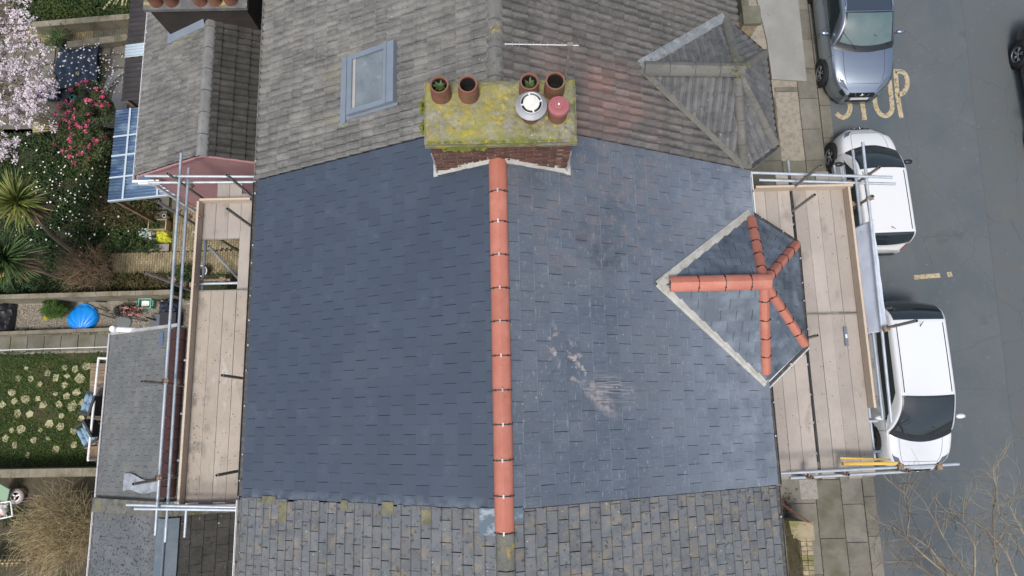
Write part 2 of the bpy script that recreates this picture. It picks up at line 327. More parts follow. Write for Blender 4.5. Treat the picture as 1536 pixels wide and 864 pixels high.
m_galv = mat('galvanised_tube', (.36, .41, .45), .42, [((.5, .54, .57), 7, .4, .65, .8), ((.25, .24, .22), 14, .6, .72, .5)], metal=.35, rnd=.12)
m_galvd = mat('dull_tube', (.2, .19, .17), .6, [((.3, .28, .25), 9, .4, .65, .8), ((.2, .1, .06), 14, .58, .7, .5)], metal=.3, rnd=.12)
m_coup = mat('rusty_coupler', (.22, .13, .085), .75, [((.3, .26, .2), 30, .45, .6, .8)], metal=.3, rnd=.15)
BSTAIN = ((.13, .115, .1), 2.6, .58, .70, .55, {'sx': (1, .5, 1), 'd': 8})
m_board = mat('scaffold_board', (.305, .272, .24), .85, [((.385, .345, .305), 1.3, .4, .65, .7), ((.23, .19, .155), 16, .5, .75, .6, {'sx': (9, .5, 9)}), BSTAIN, ((.13, .11, .09), 5, .66, .72, .5)], rnd=.10, bump=.001, bs=60)
m_board_l = mat('dirty_scaffold_board', (.315, .272, .225), .85, [((.395, .342, .285), 1.3, .4, .65, .7), ((.23, .185, .145), 16, .5, .75, .6, {'sx': (9, .5, 9)}), ((.11, .1, .09), 5, .50, .62, .7, {'sx': (1.2, .7, 1), 'at': (-5.75, 0.0, 5.6), 'rad': (2.2, .55, 1), 'd': 8}), ((.46, .44, .41), 6, .54, .64, .6, {'d': 9, 'sx': (1.6, .6, 1), 'at': (-5.2, .3, 5.6), 'rad': (3.5, .5, 1), 'd': 8}), BSTAIN], rnd=.09, bump=.001, bs=60)
m_toe = mat('toe_board', (.48, .39, .30), .8, [((.55, .46, .36), 2, .4, .65, .7), ((.24, .18, .13), 14, .5, .7, .5, {'sx': (8, .6, 8)})], rnd=.06)
m_pink = mat('pink_render', (.33, .175, .18), .9, [((.38, .21, .21), 2, .4, .65, .7), ((.33, .2, .19), 5, .55, .7, .5)], bump=.003, bs=60)
m_render = mat('grey_render', (.3, .29, .27), .9, [((.36, .35, .33), 1.5, .4, .65, .7)], bump=.003, bs=60)
m_pvc = mat('white_upvc', (.72, .73, .73), .35, [((.5, .5, .47), 6, .58, .7, .6)])
m_brk = mat('bracket_grey', (.4, .4, .4), .5, rnd=.3)
m_gut = mat('dark_gutter', (.03, .03, .032), .5, [((.1, .09, .07), 14, .5, .65, .7)])
m_velux = mat('blue_grey_aluminium', (.18, .215, .255), .45, [((.23, .265, .31), 3, .4, .7, .6)], metal=.2)
m_glassr = mat('rooflight_glass', (.12, .145, .16), .18, [((.18, .21, .225), 2.2, .42, .6, .8), ((.32, .34, .35), 5, .58, .75, .6)], spec=.5)
m_dk = mat('dark_paint', (.02, .021, .024), .5)
m_asph = mat('asphalt', (.074, .090, .099), .9, [((.094, .108, .114), .8, .4, .65, .8, {'d': 9}), ((.056, .078, .092), .5, .52, .7, .8, {'sx': (1, .12, 1)}), ((.095, .096, .089), .9, .5, .72, .5, {'sx': (1, .3, 1), 'd': 9}), ((.045, .045, .045), .7, .64, .74, .5, {'d': 9}), ((.17, .165, .155), 6, .6, .72, .35, {'d': 9}), ((.15, .15, .145), 60, .6, .72, .5, {'d': 2}), ((.05, .055, .06), 40, .58, .7, .5, {'d': 2}), ((.06, .063, .067), .45, .993, .999, .45, {'crack': 1}), ((.05, .052, .056), 3, .3, .5, .7, {'per': (13.35, 40, .0006)}), ((.4, .4, .38), 9, .76, .78, .7, {'d': 2})], bump=.004, bs=120)
m_patch = mat('asphalt_patch', (.078, .092, .099), .9, [((.06, .063, .067), .5, .990, .998, .75, {'crack': 1}), ((.092, .095, .093), 1.2, .4, .65, .8, {'d': 9}), ((.16, .15, .12), 5, .62, .7, .4, {'d': 9}), ((.06, .062, .06), 50, .58, .7, .5, {'d': 2})], bump=.004, bs=120)
m_paint = mat('worn_yellow_paint', (.36, .285, .16), .8, [((.44, .38, .25), 5, .4, .65, .8), ((.10, .105, .105), 12, .50, .60, .9, {'d': 9, 'r': .7})])
m_slab = mat('paving_concrete', (.15, .14, .115), .9, [((.19, .18, .15), 2, .4, .65, .8, {'d': 9}), ((.09, .088, .06), 1.6, .45, .66, .7, {'d': 9, 'r': .7}), ((.09, .085, .075), 3, .55, .7, .5, {'d': 9}), ((.1, .1, .09), 40, .6, .7, .4)], rnd=.13, bump=.002, bs=60)
m_slabg = mat('mossy_paving', (.12, .113, .085), .95, [((.155, .147, .12), 3, .4, .65, .8, {'d': 9}), ((.07, .072, .04), 1.7, .45, .64, .75, {'d': 8}), ((.07, .07, .05), 30, .6, .7, .5)], rnd=.12, bump=.004, bs=40)
m_newconc = mat('pale_concrete', (.215, .215, .2), .9, [((.27, .27, .25), 1.3, .4, .65, .8, {'d': 8}), ((.22, .22, .2), 30, .6, .72, .4)], bump=.002, bs=60)
m_soil = mat('soil', (.055, .045, .03), 1, [((.09, .075, .05), 3, .4, .65, .8), ((.035, .045, .015), 2, .5, .65, .7)], bump=.02, bs=20)
m_gravel = mat('gravel', (.24, .21, .165), 1, [((.34, .31, .26), 30, .45, .6, .8), ((.1, .09, .065), 22, .55, .68, .7), ((.09, .1, .03), 1.5, .58, .7, .6)], rnd=.3, bump=.01, bs=60)
m_lawn = mat('lawn_base', (.022, .036, .008), 1, [((.04, .055, .012), 2, .4, .65, .8), ((.08, .055, .03), 1.2, .5, .66, .7)], bump=.02, bs=50)
m_gcoping = mat('garden_coping', (.17, .15, .105), .95, [((.23, .205, .155), 4, .4, .65, .8), ((.09, .09, .04), 3, .50, .66, .8, {'d': 9})], rnd=.1, bump=.006, bs=40)
m_setts = mat('yellow_brick_paving', (.2, .165, .095), .95, [((.27, .23, .14), 5, .4, .65, .8), ((.1, .1, .045), 2, .5, .66, .6)], rnd=.22, bump=.003, bs=50)
m_bluep = mat('blue_corrugated_plastic', (.07, .12, .20), .25, [((.20, .28, .37), 1.2, .48, .62, .8, {'sx': (1, 3, 1)}), ((.03, .07, .2), 2, .55, .66, .8, {'sx': (1, 4, 1)})], spec=.6)
m_blackp = mat('black_corrugated_sheet', (.035, .03, .03), .6, [((.06, .055, .055), 4, .4, .7, .7), ((.5, .45, .45), 13, .74, .77, .8, {'d': 2})])
m_clearp = mat('clear_corrugated_sheet', (.42, .5, .55), .25)

# leaves
def leafmat(n, c, c2, rnd=.35): return mat(n, c, .6, [(c2, 3., .4, .62, .8)], rnd=rnd, hue=.02)
m_leaf_d = leafmat('dark_leaf', (.014, .038, .007), (.028, .065, .012))
m_leaf_m = leafmat('mid_leaf', (.03, .06, .012), (.06, .09, .018))
m_leaf_y = leafmat('yucca_leaf', (.085, .12, .02), (.2, .21, .05))
m_leaf_o = leafmat('olive_leaf', (.06, .055, .018), (.1, .085, .03))
m_blossom = mat('pale_blossom', (.52, .43, .48), .7, [((.72, .67, .68), 5, .4, .6, .8)], rnd=.15)
m_camellia = mat('pink_bloom', (.48, .05, .14), .6, [((.62, .17, .27), 5, .4, .6, .7)], rnd=.25)
m_petal = mat('fallen_petal', (.7, .66, .62), .7, rnd=.12)
m_twig = mat('dry_twig', (.30, .235, .12), .9, [((.42, .34, .19), 3, .4, .6, .8), ((.1, .07, .04), 2, .55, .7, .6)], rnd=.25)
m_twig_b = mat('brown_twig', (.13, .085, .05), .9, [((.22, .16, .1), 3, .4, .6, .8)], rnd=.3)
m_bark = mat('tree_bark', (.17, .15, .115), .95, [((.23, .2, .13), 3, .4, .6, .8), ((.12, .07, .055), 2, .5, .66, .7)], rnd=.2, bump=.005, bs=40)

# ================================================================== GROUND
def sheet(name, pts, z, m, k='structure', parent=None):
    mb = MB(); mb.prism([(p[0], p[1], z-.12) for p in pts], (0, 0, .12), 0)
    return kind(part(name, mb, m, parent), k)
def rect(x0, x1, y0, y1): return [(x0, y0), (x1, y0), (x1, y1), (x0, y1)]
KX = 9.12
sheet('ground', rect(-150, 150, -150, 150), -.03, m_soil)
road = sheet('road', rect(KX+.02, 16.6, -40, 60), -.004, m_asph)
o = sheet('road_patch', [P(1442, 0), P(1500, 0), P(1640, 864), P(1545, 864)], 0.0, m_patch)
def gp(px, py, z=0.): return tuple(P(px, py, z))
def ztop(pts, z): return [(p[0], p[1], z) for p in pts]
# pavement and its slabs
pav = sheet('pavement', rect(4.4, KX-.28, -12, 24), .06, m_mortar)
def slab_row(x0, x1, ys, m, z=.10, h=.06, name='paving_slab', parent=None, g=.008, j=.004):
    for y0, y1 in zip(ys, ys[1:]):
        mb = MB(); dz = random.uniform(-j, j); mb.bb(x0+g, x1-g, y0+g, y1-g, z-h, z+dz); part(name, mb, m, parent or pav)
def steps(a, b, n): return [a+(b-a)*i/n for i in range(n+1)]
slab_row(8.27, KX-.30, steps(-6, 13.2, 21), m_slab)
slab_row(7.62, 8.27, steps(-6, 6.8, 9), m_slabg); slab_row(7.62, 8.27, [8.85, 9.0], m_slab)
slab_row(6.6, 7.62, [5.3, 6.8, 8.7], m_slabg, j=.002); slab_row(5.5, 6.6, [4.4, 6.0, 7.3], m_slabg, j=.002)
slab_row(4.5, 5.5, [2.8, 4.4, 6.0], m_slabg, j=.002); slab_row(5.5, 7.62, [2.6, 4.4], m_slabg, j=.002)
slab_row(5.5, 6.5, [-5, -3.1, -1.5, 1.0, 2.6], m_slabg, j=.002); slab_row(6.5, 7.62, [-5.6, -4.0, -2.3, -.6, 1.0, 2.6], m_slab, j=.002)
slab_row(4.5, 5.5, [-5, -2.0, -.4, 1.2, 2.8], m_slabg, j=.002)
mb = MB(); mb.prism(ztop([P(1140, 108), P(1210, 122), P(1186, -20), P(1128, -20)], .075), (0, 0, .04)); mb.prism(ztop([P(1209, 122), P(1160, 120), P(1168, 90), P(1206, 90)], .075), (0, 0, .0395))
nb = MB(); a = [P(1128, -30, .1), P(1194, -30, .1), P(1210, 122, .1), P(1158, 119, .1), P(1150, 60, .1)]
nb.prism([(p.x, p.y, .075) for p in a], (0, 0, .04)); part('driveway_slab', nb, m_newconc, pav)
for i, y in enumerate(steps(-6, 13.2, 20)[:-1]):
    mb = MB(); mb.bb(KX-.29, KX+.0, y+.006, y+.954, -.1, .11+random.uniform(-.004, .004)); part('kerb_stone', mb, m_slab, pav)
mb = MB(); q = P(1213, 734, .105); mb.bb(q.x-.22, q.x+.22, q.y-.24, q.y+.24, .07, .106); part('drain_cover', mb, m_galvd, pav)
# far side pavement of the road
pav2 = sheet('pavement', rect(16.62, 19, -40, 60), .1, m_slab)

# road lettering: worn S T O P facing the pavement side, built as thin paint
def stroke(mb, pts, wd):
    pts = [Vector(p) for p in pts]
    for _ in range(2):
        if len(pts) > 3: pts = [pts[0]]+[q for a, b in zip(pts, pts[1:]) for q in (a*.75+b*.25, a*.25+b*.75)]+[pts[-1]]
    for i, (a, b) in enumerate(zip(pts, pts[1:])):
        d = (b-a).normalized()
        if i: a = a-d*wd*.12
        n = Vector((-d.y, d.x, 0))*wd/2
        z = Vector((0, 0, .0006*(i % 2)))
        mb.prism([a+n+z, a-n+z, b-n+z, b+n+z], (0, 0, .0035))
def letter(name, pxs, wd=.13):
    mb = MB()
    for l in pxs: stroke(mb, [P(x, y, .001) for x, y in l], wd)
    return mb
ST = thing('stop_lettering', 'worn yellow STOP lettering painted on the road before the dark silver car', 'road marking', P(1305, 140))
for lt in ([[(1296, 128), (1283, 122), (1268, 127), (1262, 140), (1272, 150), (1276, 160), (1273, 172), (1264, 178), (1254, 170)]],
           [[(1283, 126), (1314, 124)], [(1291, 126), (1293, 150), (1297, 180)]],
           [[(1334, 120), (1337, 148), (1339, 166), (1330, 175), (1320, 172), (1313, 160), (1311, 140)], [(1311, 140), (1312, 128), (1320, 120), (1334, 120)]],
           [[(1340, 107), (1355, 107), (1361, 117), (1361, 130), (1355, 140), (1346, 143)], [(1343, 107), (1346, 143), (1352, 177)]]):
    part('letter', letter('letter', lt), m_paint, ST)
mb = MB(); stroke(mb, [P(1371, 416), P(1410, 413)], .12)
tag(part('lane_dash', mb, m_paint), 'short worn yellow dash painted on the asphalt beyond the platform', 'road marking')
mb = MB(); stroke(mb, [P(1421, 412), P(1428, 411)], .13)
tag(part('paint_mark', mb, m_paint), 'small flake of yellow paint just past the worn yellow dash', 'road marking')

# ================================================================== TERRACE
RX, RZ, EL, ER, ZE = -.12, 8.9, -4.37, 4.27, 6.58
PN, PS = 4.17, -1.17
mL = (RZ-ZE)/(RX-EL); mR = (RZ-ZE)/(ER-RX)
zL = lambda x: RZ-(RX-x)*mL
zR = lambda x: RZ-(x-RX)*mR
cL = math.atan(mL); cR = math.atan(mR)
UL, VL = (0, -1, 0), (math.cos(cL), 0, math.sin(cL)); UR, VR = (0, 1, 0), (-math.cos(cR), 0, math.sin(cR))
LL = math.hypot(RX-EL, RZ-ZE); LR = math.hypot(ER-RX, RZ-ZE)
def house(label, y0, y1, mwall, mwest=None):
    h = thing('terraced_house', label, 'house', (0, (y0+y1)/2, 0))
    mb = MB(); mb.bb(-4.15, 4.0, y0+.002, y1-.002, -.02, 6.45)
    mb.add([(-4.15, y0+.002, 6.45), (4.0, y0+.002, 6.45), (RX, y0+.002, 8.7), (-4.15, y1-.002, 6.45), (4.0, y1-.002, 6.45), (RX, y1-.002, 8.7)], [(0, 1, 2), (5, 4, 3)])
    part('wall', mb, mwall, h)
    mb = MB()
    mb.prism([(EL+.02, y0, ZE-.03), (EL+.02, y1, ZE-.03), (RX, y1, RZ-.02), (RX, y0, RZ-.02)], (0, 0, -.05))
    mb.prism([(RX, y0, RZ-.02), (RX, y1, RZ-.02), (ER-.02, y1, ZE-.03), (ER-.02, y0, ZE-.03)], (0, 0, -.05))
    r = part('roof', mb, m_under, h)
    return h, r
hm, rm = house('middle terraced house re-roofed in new blue slate with an orange ridge', PS, PN, m_render)
hn, rn = house('terraced house roofed in mottled grey concrete tiles with a rooflight', PN, 9.6, m_render)
hs_, rs = house('terraced house roofed in old lichen-spotted slates with a white gutter', -5.2, PS, m_render)

# ---- middle bay roof geometry
A = Vector((2.34, 1.97, zR(2.34)+.0)); HUB = Vector((3.95, 1.97, 7.62))
E1, E2, E3, E4 = Vector((4.2, 3.36, 6.62)), Vector((4.97, 2.83, 6.58)), Vector((4.94, 1.08, 6.58)), Vector((4.22, .47, 6.62))
nA = Vector((2.26, 5.55, zR(2.26))); nHUB = Vector((3.82, 5.50, 7.62))
F1, F2, F3, F4 = Vector((4.03, 6.98, 6.72)), Vector((4.72, 6.38, 6.60)), Vector((4.76, 4.63, 6.58)), Vector((4.15, 4.20, 6.62))
def tri_in(p, a, b, c, sh=.06):
    cx, cy = (a.x+b.x+c.x)/3, (a.y+b.y+c.y)/3
    q = [(v.x, v.y) for v in (a, b, c)]
    if sum(q[i-1][0]*q[i][1]-q[i][0]*q[i-1][1] for i in range(3)) < 0: q = q[::-1]
    for i in range(3):
        ax, ay = q[i-1]; bx, by = q[i]; l = math.hypot(bx-ax, by-ay)
        if ((bx-ax)*(p.y-ay)-(by-ay)*(p.x-ax))/l < sh: return False
    return True
# slates on the middle house, both slopes share one count of single pieces
bud = []
W0 = (PN-PS)/19.5
lay('slate', m_slate_l, rm, (EL, PN, ZE), UL, VL, rect(0, PN-PS, 0, LL-.06), W0, .230, th=.005, lift=.011, budget=bud)
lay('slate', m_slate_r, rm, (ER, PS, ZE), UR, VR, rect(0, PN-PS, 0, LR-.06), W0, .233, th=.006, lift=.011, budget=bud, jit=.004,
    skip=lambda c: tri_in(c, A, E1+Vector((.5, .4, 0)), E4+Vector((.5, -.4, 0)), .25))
place('slate', bud, 300, 'slate_remainder')
# concrete tiles on the north house
PROF = [(0, .0), (.03, .034), (.08, .04), (.112, .012), (.136, .0), (.162, .032), (.212, .04), (.248, .012), (.273, 0)]
wN = .273; bud = []
lay('roof_tile', m_tile_w, rn, (EL, 9.6, ZE), UL, VL, rect(0, 9.6-PN-.012, 0, LL-.08), wN, .262, th=.02, lift=.03, prof=PROF, stagger=0., budget=bud, jit=.004, tj=.004)
lay('roof_tile', m_tile_e, rn, (ER, PN+.012, ZE), UR, VR, rect(0, 9.6-PN-.012, 0, LR-.08), wN, .262, th=.02, lift=.03, prof=PROF, stagger=0., budget=bud, jit=.004, tj=.004,
    skip=lambda c: tri_in(c, nA, F1+Vector((.5, .4, 0)), F4+Vector((.5, -.4, 0)), .25))
place('roof_tile', bud, 300, 'roof_tile_remainder')
# old slates on the south house
bud = []
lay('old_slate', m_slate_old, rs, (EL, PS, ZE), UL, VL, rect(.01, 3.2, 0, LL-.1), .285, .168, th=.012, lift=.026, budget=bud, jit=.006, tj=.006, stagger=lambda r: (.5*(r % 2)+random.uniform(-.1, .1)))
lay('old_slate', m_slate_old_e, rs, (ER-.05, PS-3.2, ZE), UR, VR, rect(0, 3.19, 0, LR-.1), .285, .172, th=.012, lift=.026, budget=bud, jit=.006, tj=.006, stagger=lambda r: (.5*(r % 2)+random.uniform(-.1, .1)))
m_mossy = mat('mossy_slate_piece', (.12, .12, .085), .95, [((.22, .2, .1), 6, .45, .6, .8), ((.08, .08, .05), 12, .52, .66, .8)], bump=.006, bs=30)
# patched mortar and half slates beside the party line
place('old_slate', bud, 300, 'old_slate_remainder')
for px, py, wx, wy, z in [(582, 762, .2, .17, 0), (398, 752, .3, .12, 0), (640, 775, .16, .2, 0), (516, 758, .12, .14, 0), (420, 770, .16, .3, 0)]:
    p = P(px, py, 8.0); p = P(px, py, zL(p.x)); mb = MB()
    M = Matrix.Rotation(-cL, 3, 'Y')
    mb.box((p.x, p.y, zL(p.x)+.028), (wx, wy, .008), M); part('mossy_half_slate', mb, m_mossy, hs_)

# ---- ridge tiles
def arc_tile(y0, y1, x, z, wd, hh, th=.016, n=8, round_=True, lift0=0., lift1=0., mi=0):
    mb = MB(); vs = []
    for (yy, lz) in ((y0, lift0), (y1, lift1)):
        for rr in (1, 0):
            for i in range(n+1):
                a = math.pi*i/n
                if round_: px, pz = -math.cos(a)*(wd/2-(0 if rr else th)), (math.sin(a)**.8*.55+.45*(1-abs(math.cos(a))))*(hh-(0 if rr else th))
                else:
                    f = -1+2*i/n; px = f*(wd/2-(0 if rr else th)); pz = (1-min(1, max(0, (abs(f)-.18)/.82)))*(hh) - (0 if rr else th)
                vs.append((x+px, yy, z+pz+lz))
    k = n+1; fs = []
    for i in range(n):
        fs += [(i, i+1, 2*k+i+1, 2*k+i)[::-1], (k+i, k+i+1, 3*k+i+1, 3*k+i), (i, i+1, k+i+1, k+i), (2*k+i, 2*k+i+1, 3*k+i+1, 3*k+i)[::-1]]
    fs += [(0, k, 3*k, 2*k), (n, 2*k+n, 3*k+n, k+n)]
    return mb.add(vs, fs, mi)
ZRT = 8.865
joint_px = [285, 331, 381, 431, 481, 533, 585, 637, 691, 745, 801]
ys = [3.56]+[P(752, py, RZ+.07).y for py in joint_px]
def clip_mesh(wd, hh, seal=True):
    mb = MB(); n = 8
    pts = [(-math.cos(math.pi*i/n)*(wd/2+.006), 0, (math.sin(math.pi*i/n)**.8*.55+.45*(1-abs(math.cos(math.pi*i/n))))*(hh+.006)) for i in range(n+1)]
    for a, b in zip(pts, pts[1:]): mb.box(((a[0]+b[0])/2, 0, (a[2]+b[2])/2), ((Vector(b)-Vector(a)).length*1.05, .010, .007), Matrix.Rotation(-math.atan2(b[2]-a[2], b[0]-a[0]), 3, 'Y'))
    for s in (-1, 1):
        mb.tube((s*wd*.33, -.0, hh*.42), (s*wd*.345, 0, hh*.66), .016, 8)
    return mb.mesh('ridge_clip', m_clip)
def seal_mesh(hh): mb = MB(); mb.bb(-.011, .011, -.026, .026, hh-.005, hh+.010); return mb.mesh('ridge_seal', m_brk)
cm, sm = clip_mesh(.252, .115), seal_mesh(.115)
for i in range(11):
    mb = arc_tile(ys[i]-.003, ys[i+1]+.003, RX-.005, ZRT, .252+random.uniform(-.002, .002), .115)
    t = part('ridge_tile', mb, m_orange, hm, True, True)
    Mc = Matrix.Translation((RX-.005, ys[i+1], ZRT)) @ Matrix.Rotation(random.uniform(-.03, .03), 4, 'Z'); link('ridge_clip', cm, t, Mc); link('ridge_seal', sm, t, Matrix.Translation((RX-.005+random.uniform(-.01, .01), ys[i+1], ZRT)))
y = ys[-1]-.01
while y > -5: part('old_ridge_tile', arc_tile(y-.44, y-.004, RX+random.uniform(-.01, .01)+.01, ZRT-.01, .235, .10), m_mossring, hs_, True, True); y -= .45
m_oldhip0 = mat('grey_lichen_ridge', (.15, .148, .138), .95, [((.2, .195, .18), 3, .4, .65, .8), ((.07, .07, .06), 12, .5, .66, .7), ((.4, .3, .05), 5, .62, .70, .8)], rnd=.08, bump=.008, bs=25)
y = 4.36
while y < 9.5: part('concrete_ridge_tile', arc_tile(y+.004, y+.44, RX-.01, ZRT-.005, .25, .125, lift1=.006), m_oldhip0, hn, True, True); y += .45
m_slip = mat('slip_metal', (.10, .135, .165), .45, [((.36, .40, .43), 4, .54, .66, .7, {'sx': (1, 2, 1)})])
# lead pieces where the new ridge ends
for sx in (-1, 1):
    mb = MB(); x0 = RX+sx*.12; x1 = RX+sx*(.33 if sx < 0 else .24)
    f = zL if sx < 0 else zR; y0 = PS-(.32 if sx < 0 else .15)
    mb.prism([(x0, y0, f(x0)+.03), (x1, y0, f(x1)+.03), (x1, PS+.02, f(x1)+.03), (x0, PS+.02, f(x0)+.03)], (0, 0, .004)); part('lead_slip', mb, m_slip, hm)
# mortar line of the lower party joint and dark edge of the upper one
mb = MB(); random.seed(3)
for k in range(44):
    x = EL+.1+k*.098; w_ = random.uniform(.03, .08)
    if random.random() < .7 and k not in range(40, 45): mb.prism([(x, PS-w_, zL(x)+.022), (x+.094, PS-w_, zL(x+.094)+.022), (x+.094, PS+.004, zL(x+.094)+.022), (x, PS+.004, zL(x)+.022)], (0, 0, .004))
kind(part('mortar_line', mb, m_slate_grout, hs_), 'stuff')

# ---- bay roofs
def plane_frame(a, b, c, low):   # N up, V steepest up
    N = (b-a).cross(c-a).normalized();  N = N if N.z > 0 else -N
    V = (Vector((0, 0, 1))-N*N.z).normalized(); U = V.cross(N); O = low
    return O, U, V
def bay(parent, A, H, Es, mats, name, w, g, prof=None, th=.007, lift=.014):
    deck = MB(); faces = [(A, H, Es[0]), (H, Es[1], Es[0]), (H, Es[2], Es[1]), (H, Es[3], Es[2]), (A, Es[3], H)]
    low = [Vector((e.x, e.y, e.z-.5)) for e in Es]
    for f in faces: deck.add(f, [(0, 1, 2)])
    root = part('bay_roof', deck, m_under, parent)
    bud = []
    for f in faces:
        lw = min(f, key=lambda v: v.z); O, U, V = plane_frame(*f, lw)
        poly = [((v-O).dot(U), (v-O).dot(V)) for v in f]
        lay(name, mats, root, O, U, V, poly, w, g, th=th, lift=lift, prof=prof, stagger=.5 if prof is None else 0., budget=bud, jit=.004, tj=.003)
    place(name, bud, 300)
    return root
br = bay(hm, A, HUB, [E1, E2, E3, E4], m_slate_bay, 'bay_slate', .25, .19)
PROFB = [(0, .0), (.03, .028), (.08, .032), (.112, .0), (.125, 0)]
bn = bay(hn, nA, nHUB, [F1, F2, F3, F4], m_tile_bay, 'bay_tile', .125, .33, PROFB, .02, .026)
# bay bodies under the roofs
for hh, Es, yc in ((hm, (E1, E2, E3, E4), 1.95), (hn, (F1, F2, F3, F4), 5.55)):
    mb = MB(); q = [Vector((3.99, e.y*.93+yc*.07, 0)) if i in (0, 3) else Vector((e.x-.16, e.y*.9+yc*.1, 0)) for i, e in enumerate(Es)]
    mb.prism([q[0], q[3], q[2], q[1]], (0, 0, 6.5)); wl = part('bay_wall', mb, m_render, hh)
    for a, b in ((q[1], q[0]), (q[2], q[1]), (q[3], q[2])):
        for z in (.9, 3.7):
            d = (b-a); n_ = Vector((d.y, -d.x, 0)).normalized()*-.02; a1 = a+d*.12; b1 = a+d*.88; mb = MB()
            mb.prism([a1+Vector((0, 0, z)), b1+Vector((0, 0, z)), b1+Vector((0, 0, z+1.6)), a1+Vector((0, 0, z+1.6))], -n_*1.5)
            part('window', mb, m_pvc, hh)
            mb = MB(); a2 = a+d*.17-n_*1.6; b2 = a+d*.83-n_*1.6; mb.prism([a2+Vector((0, 0, z+.08)), b2+Vector((0, 0, z+.08)), b2+Vector((0, 0, z+1.52)), a2+Vector((0, 0, z+1.52))], -n_*.2)
            part('window_pane', mb, m_glassr, hh)
def hip(parent, a, b, segs, wd, hh, mats, name, clipm=None, seal=False, lo=-.03, endcap=False, gapend=0.):
    """run of half round tiles from a to b"""
    a, b = Vector(a), Vector(b); d = b-a; L = d.length; y = d.normalized(); x = y.cross(Vector((0, 0, 1))).normalized(); z = x.cross(y)
    M = Matrix(((x.x, y.x, z.x, a.x), (x.y, y.y, z.y, a.y), (x.z, y.z, z.z, a.z), (0, 0, 0, 1)))
    st = steps(0, L, segs) if isinstance(segs, int) else segs
    for i, (s0, s1) in enumerate(zip(st, st[1:])):
        mb = arc_tile(s0+.003, s1-.003, 0, lo, wd, hh, lift0=.004*(mats is not m_orange), lift1=0)
        me = mb.mesh(name, mats, True); me.set_sharp_from_angle(angle=R(35)); t = link(name, me, parent, M)
        if clipm and i: link('ridge_clip', clipm, t, M @ Matrix.Translation((0, s0, lo)))
m_oldhip = mat('old_hip_tile', (.115, .115, .105), .95, [((.16, .155, .135), 3, .4, .65, .8), ((.06, .062, .05), 12, .52, .68, .7), ((.2, .17, .05), 6, .62, .72, .5)], rnd=.08, bump=.012, bs=22)
cmb = clip_mesh(.25, .11); cmh = clip_mesh(.165, .085)
hip(hm, A+Vector((.14, 0, .05)), HUB+Vector((.12, 0, .05)), [0, .44, .85, 1.25, 1.56], .25, .11, m_orange, 'ridge_tile', cmb)
up = Vector((0, 0, .03))
hip(hm, HUB+up, HUB+(E1-HUB)*.93+up, 5, .165, .085, m_orange, 'hip_tile', cmh)
hip(hm, HUB+up, HUB+(E2-HUB)*.99+up, 5, .165, .085, m_orange, 'hip_tile', cmh)
hip(hm, HUB+up, HUB+(E3-HUB)*1.0+up, 5, .165, .085, m_orange, 'hip_tile', cmh)
hip(hm, HUB+up, HUB+(E4-HUB)*.91+up, 5, .165, .085, m_orange, 'hip_tile', cmh)
hip(hn, nA+Vector((.02, 0, .08)), nHUB+Vector((.1, 0, .08)), 4, .25, .13, m_oldhip, 'bay_ridge_tile')
for e in (F1, F2, F3, F4): hip(hn, nHUB+up*2, nHUB+(e-nHUB)*1.0+up*2, 4, .17, .10, m_oldhip, 'bay_hip_tile')
mb = MB()
random.seed(5)
for k in range(60):
    p = nHUB+Vector((random.gauss(0, .1)-.05, random.gauss(0, .1), .16)); q = Vector((random.uniform(-.03, .03), random.uniform(-.03, .03), random.uniform(.0, .04)))
    mb.add([p, p+q, p+Vector((q.y, -q.x, .02))], [(0, 1, 2)])
kind(part('moss_tuft', mb, m_moss, hn), 'stuff')
def strip(parent, name, a, b, n, wd, m, dz=.03, th=.02, segs=1, zf=None):
    a, b = Vector(a), Vector(b); d = (b-a).normalized(); n = Vector(n)
    mb = MB(); pts = []
    for s in (0, 1):
        p = a+(b-a)*s; q = p+n*wd; zq = zf(q.x) if zf else q.z
        pts.append((p, Vector((q.x, q.y, zq))))
    z = Vector((0, 0, dz)); mb.prism([pts[0][0]+z, pts[1][0]+z, pts[1][1]+z, pts[0][1]+z], (0, 0, -th)); return part(name, mb, m, parent)
# valley strips of the new bay
def perp(a, b, s): d = (b-a); return Vector((-d.y, d.x, 0)).normalized()*s
Vn = perp(A, E1, 1); Vs = perp(A, E4, -1)
for (e, n_) in ((E1, Vn), (E4, Vs)):
    a0 = A-Vector((.05, 0, 0)); a0.z = zR(a0.x)
    e0 = Vector((e.x, e.y, zR(e.x)))+n_*.04
    strip(hm, 'valley_trough', a0, e0, -n_, .15, m_valley, .035, .02, zf=lambda x: zR(x)+.035)
    strip(hm, 'valley_rib', a0+n_*.05, e0+n_*.05, -n_, .05, m_valley, .05, .02, zf=zR)
m_oldlead = mat('dull_old_lead', (.17, .19, .2), .7, [((.28, .30, .31), 5, .45, .65, .8, {'d': 9}), ((.12, .115, .09), 7, .5, .68, .7)], bump=.006, bs=20)
Vn2 = perp(nA, F1, 1); Vs2 = perp(nA, F4, -1)
for e, n_ in ((F1, Vn2), (F4, Vs2)):
    a0 = nA-Vector((.02, 0, 0)); e0 = Vector((e.x, e.y, zR(e.x)))
    strip(hn, 'lead_valley', a0-n_*.03, e0-n_*.03, n_, .16 if e is F1 else .12, m_oldlead if e is F1 else m_mossring, .075, .02, zf=zR)
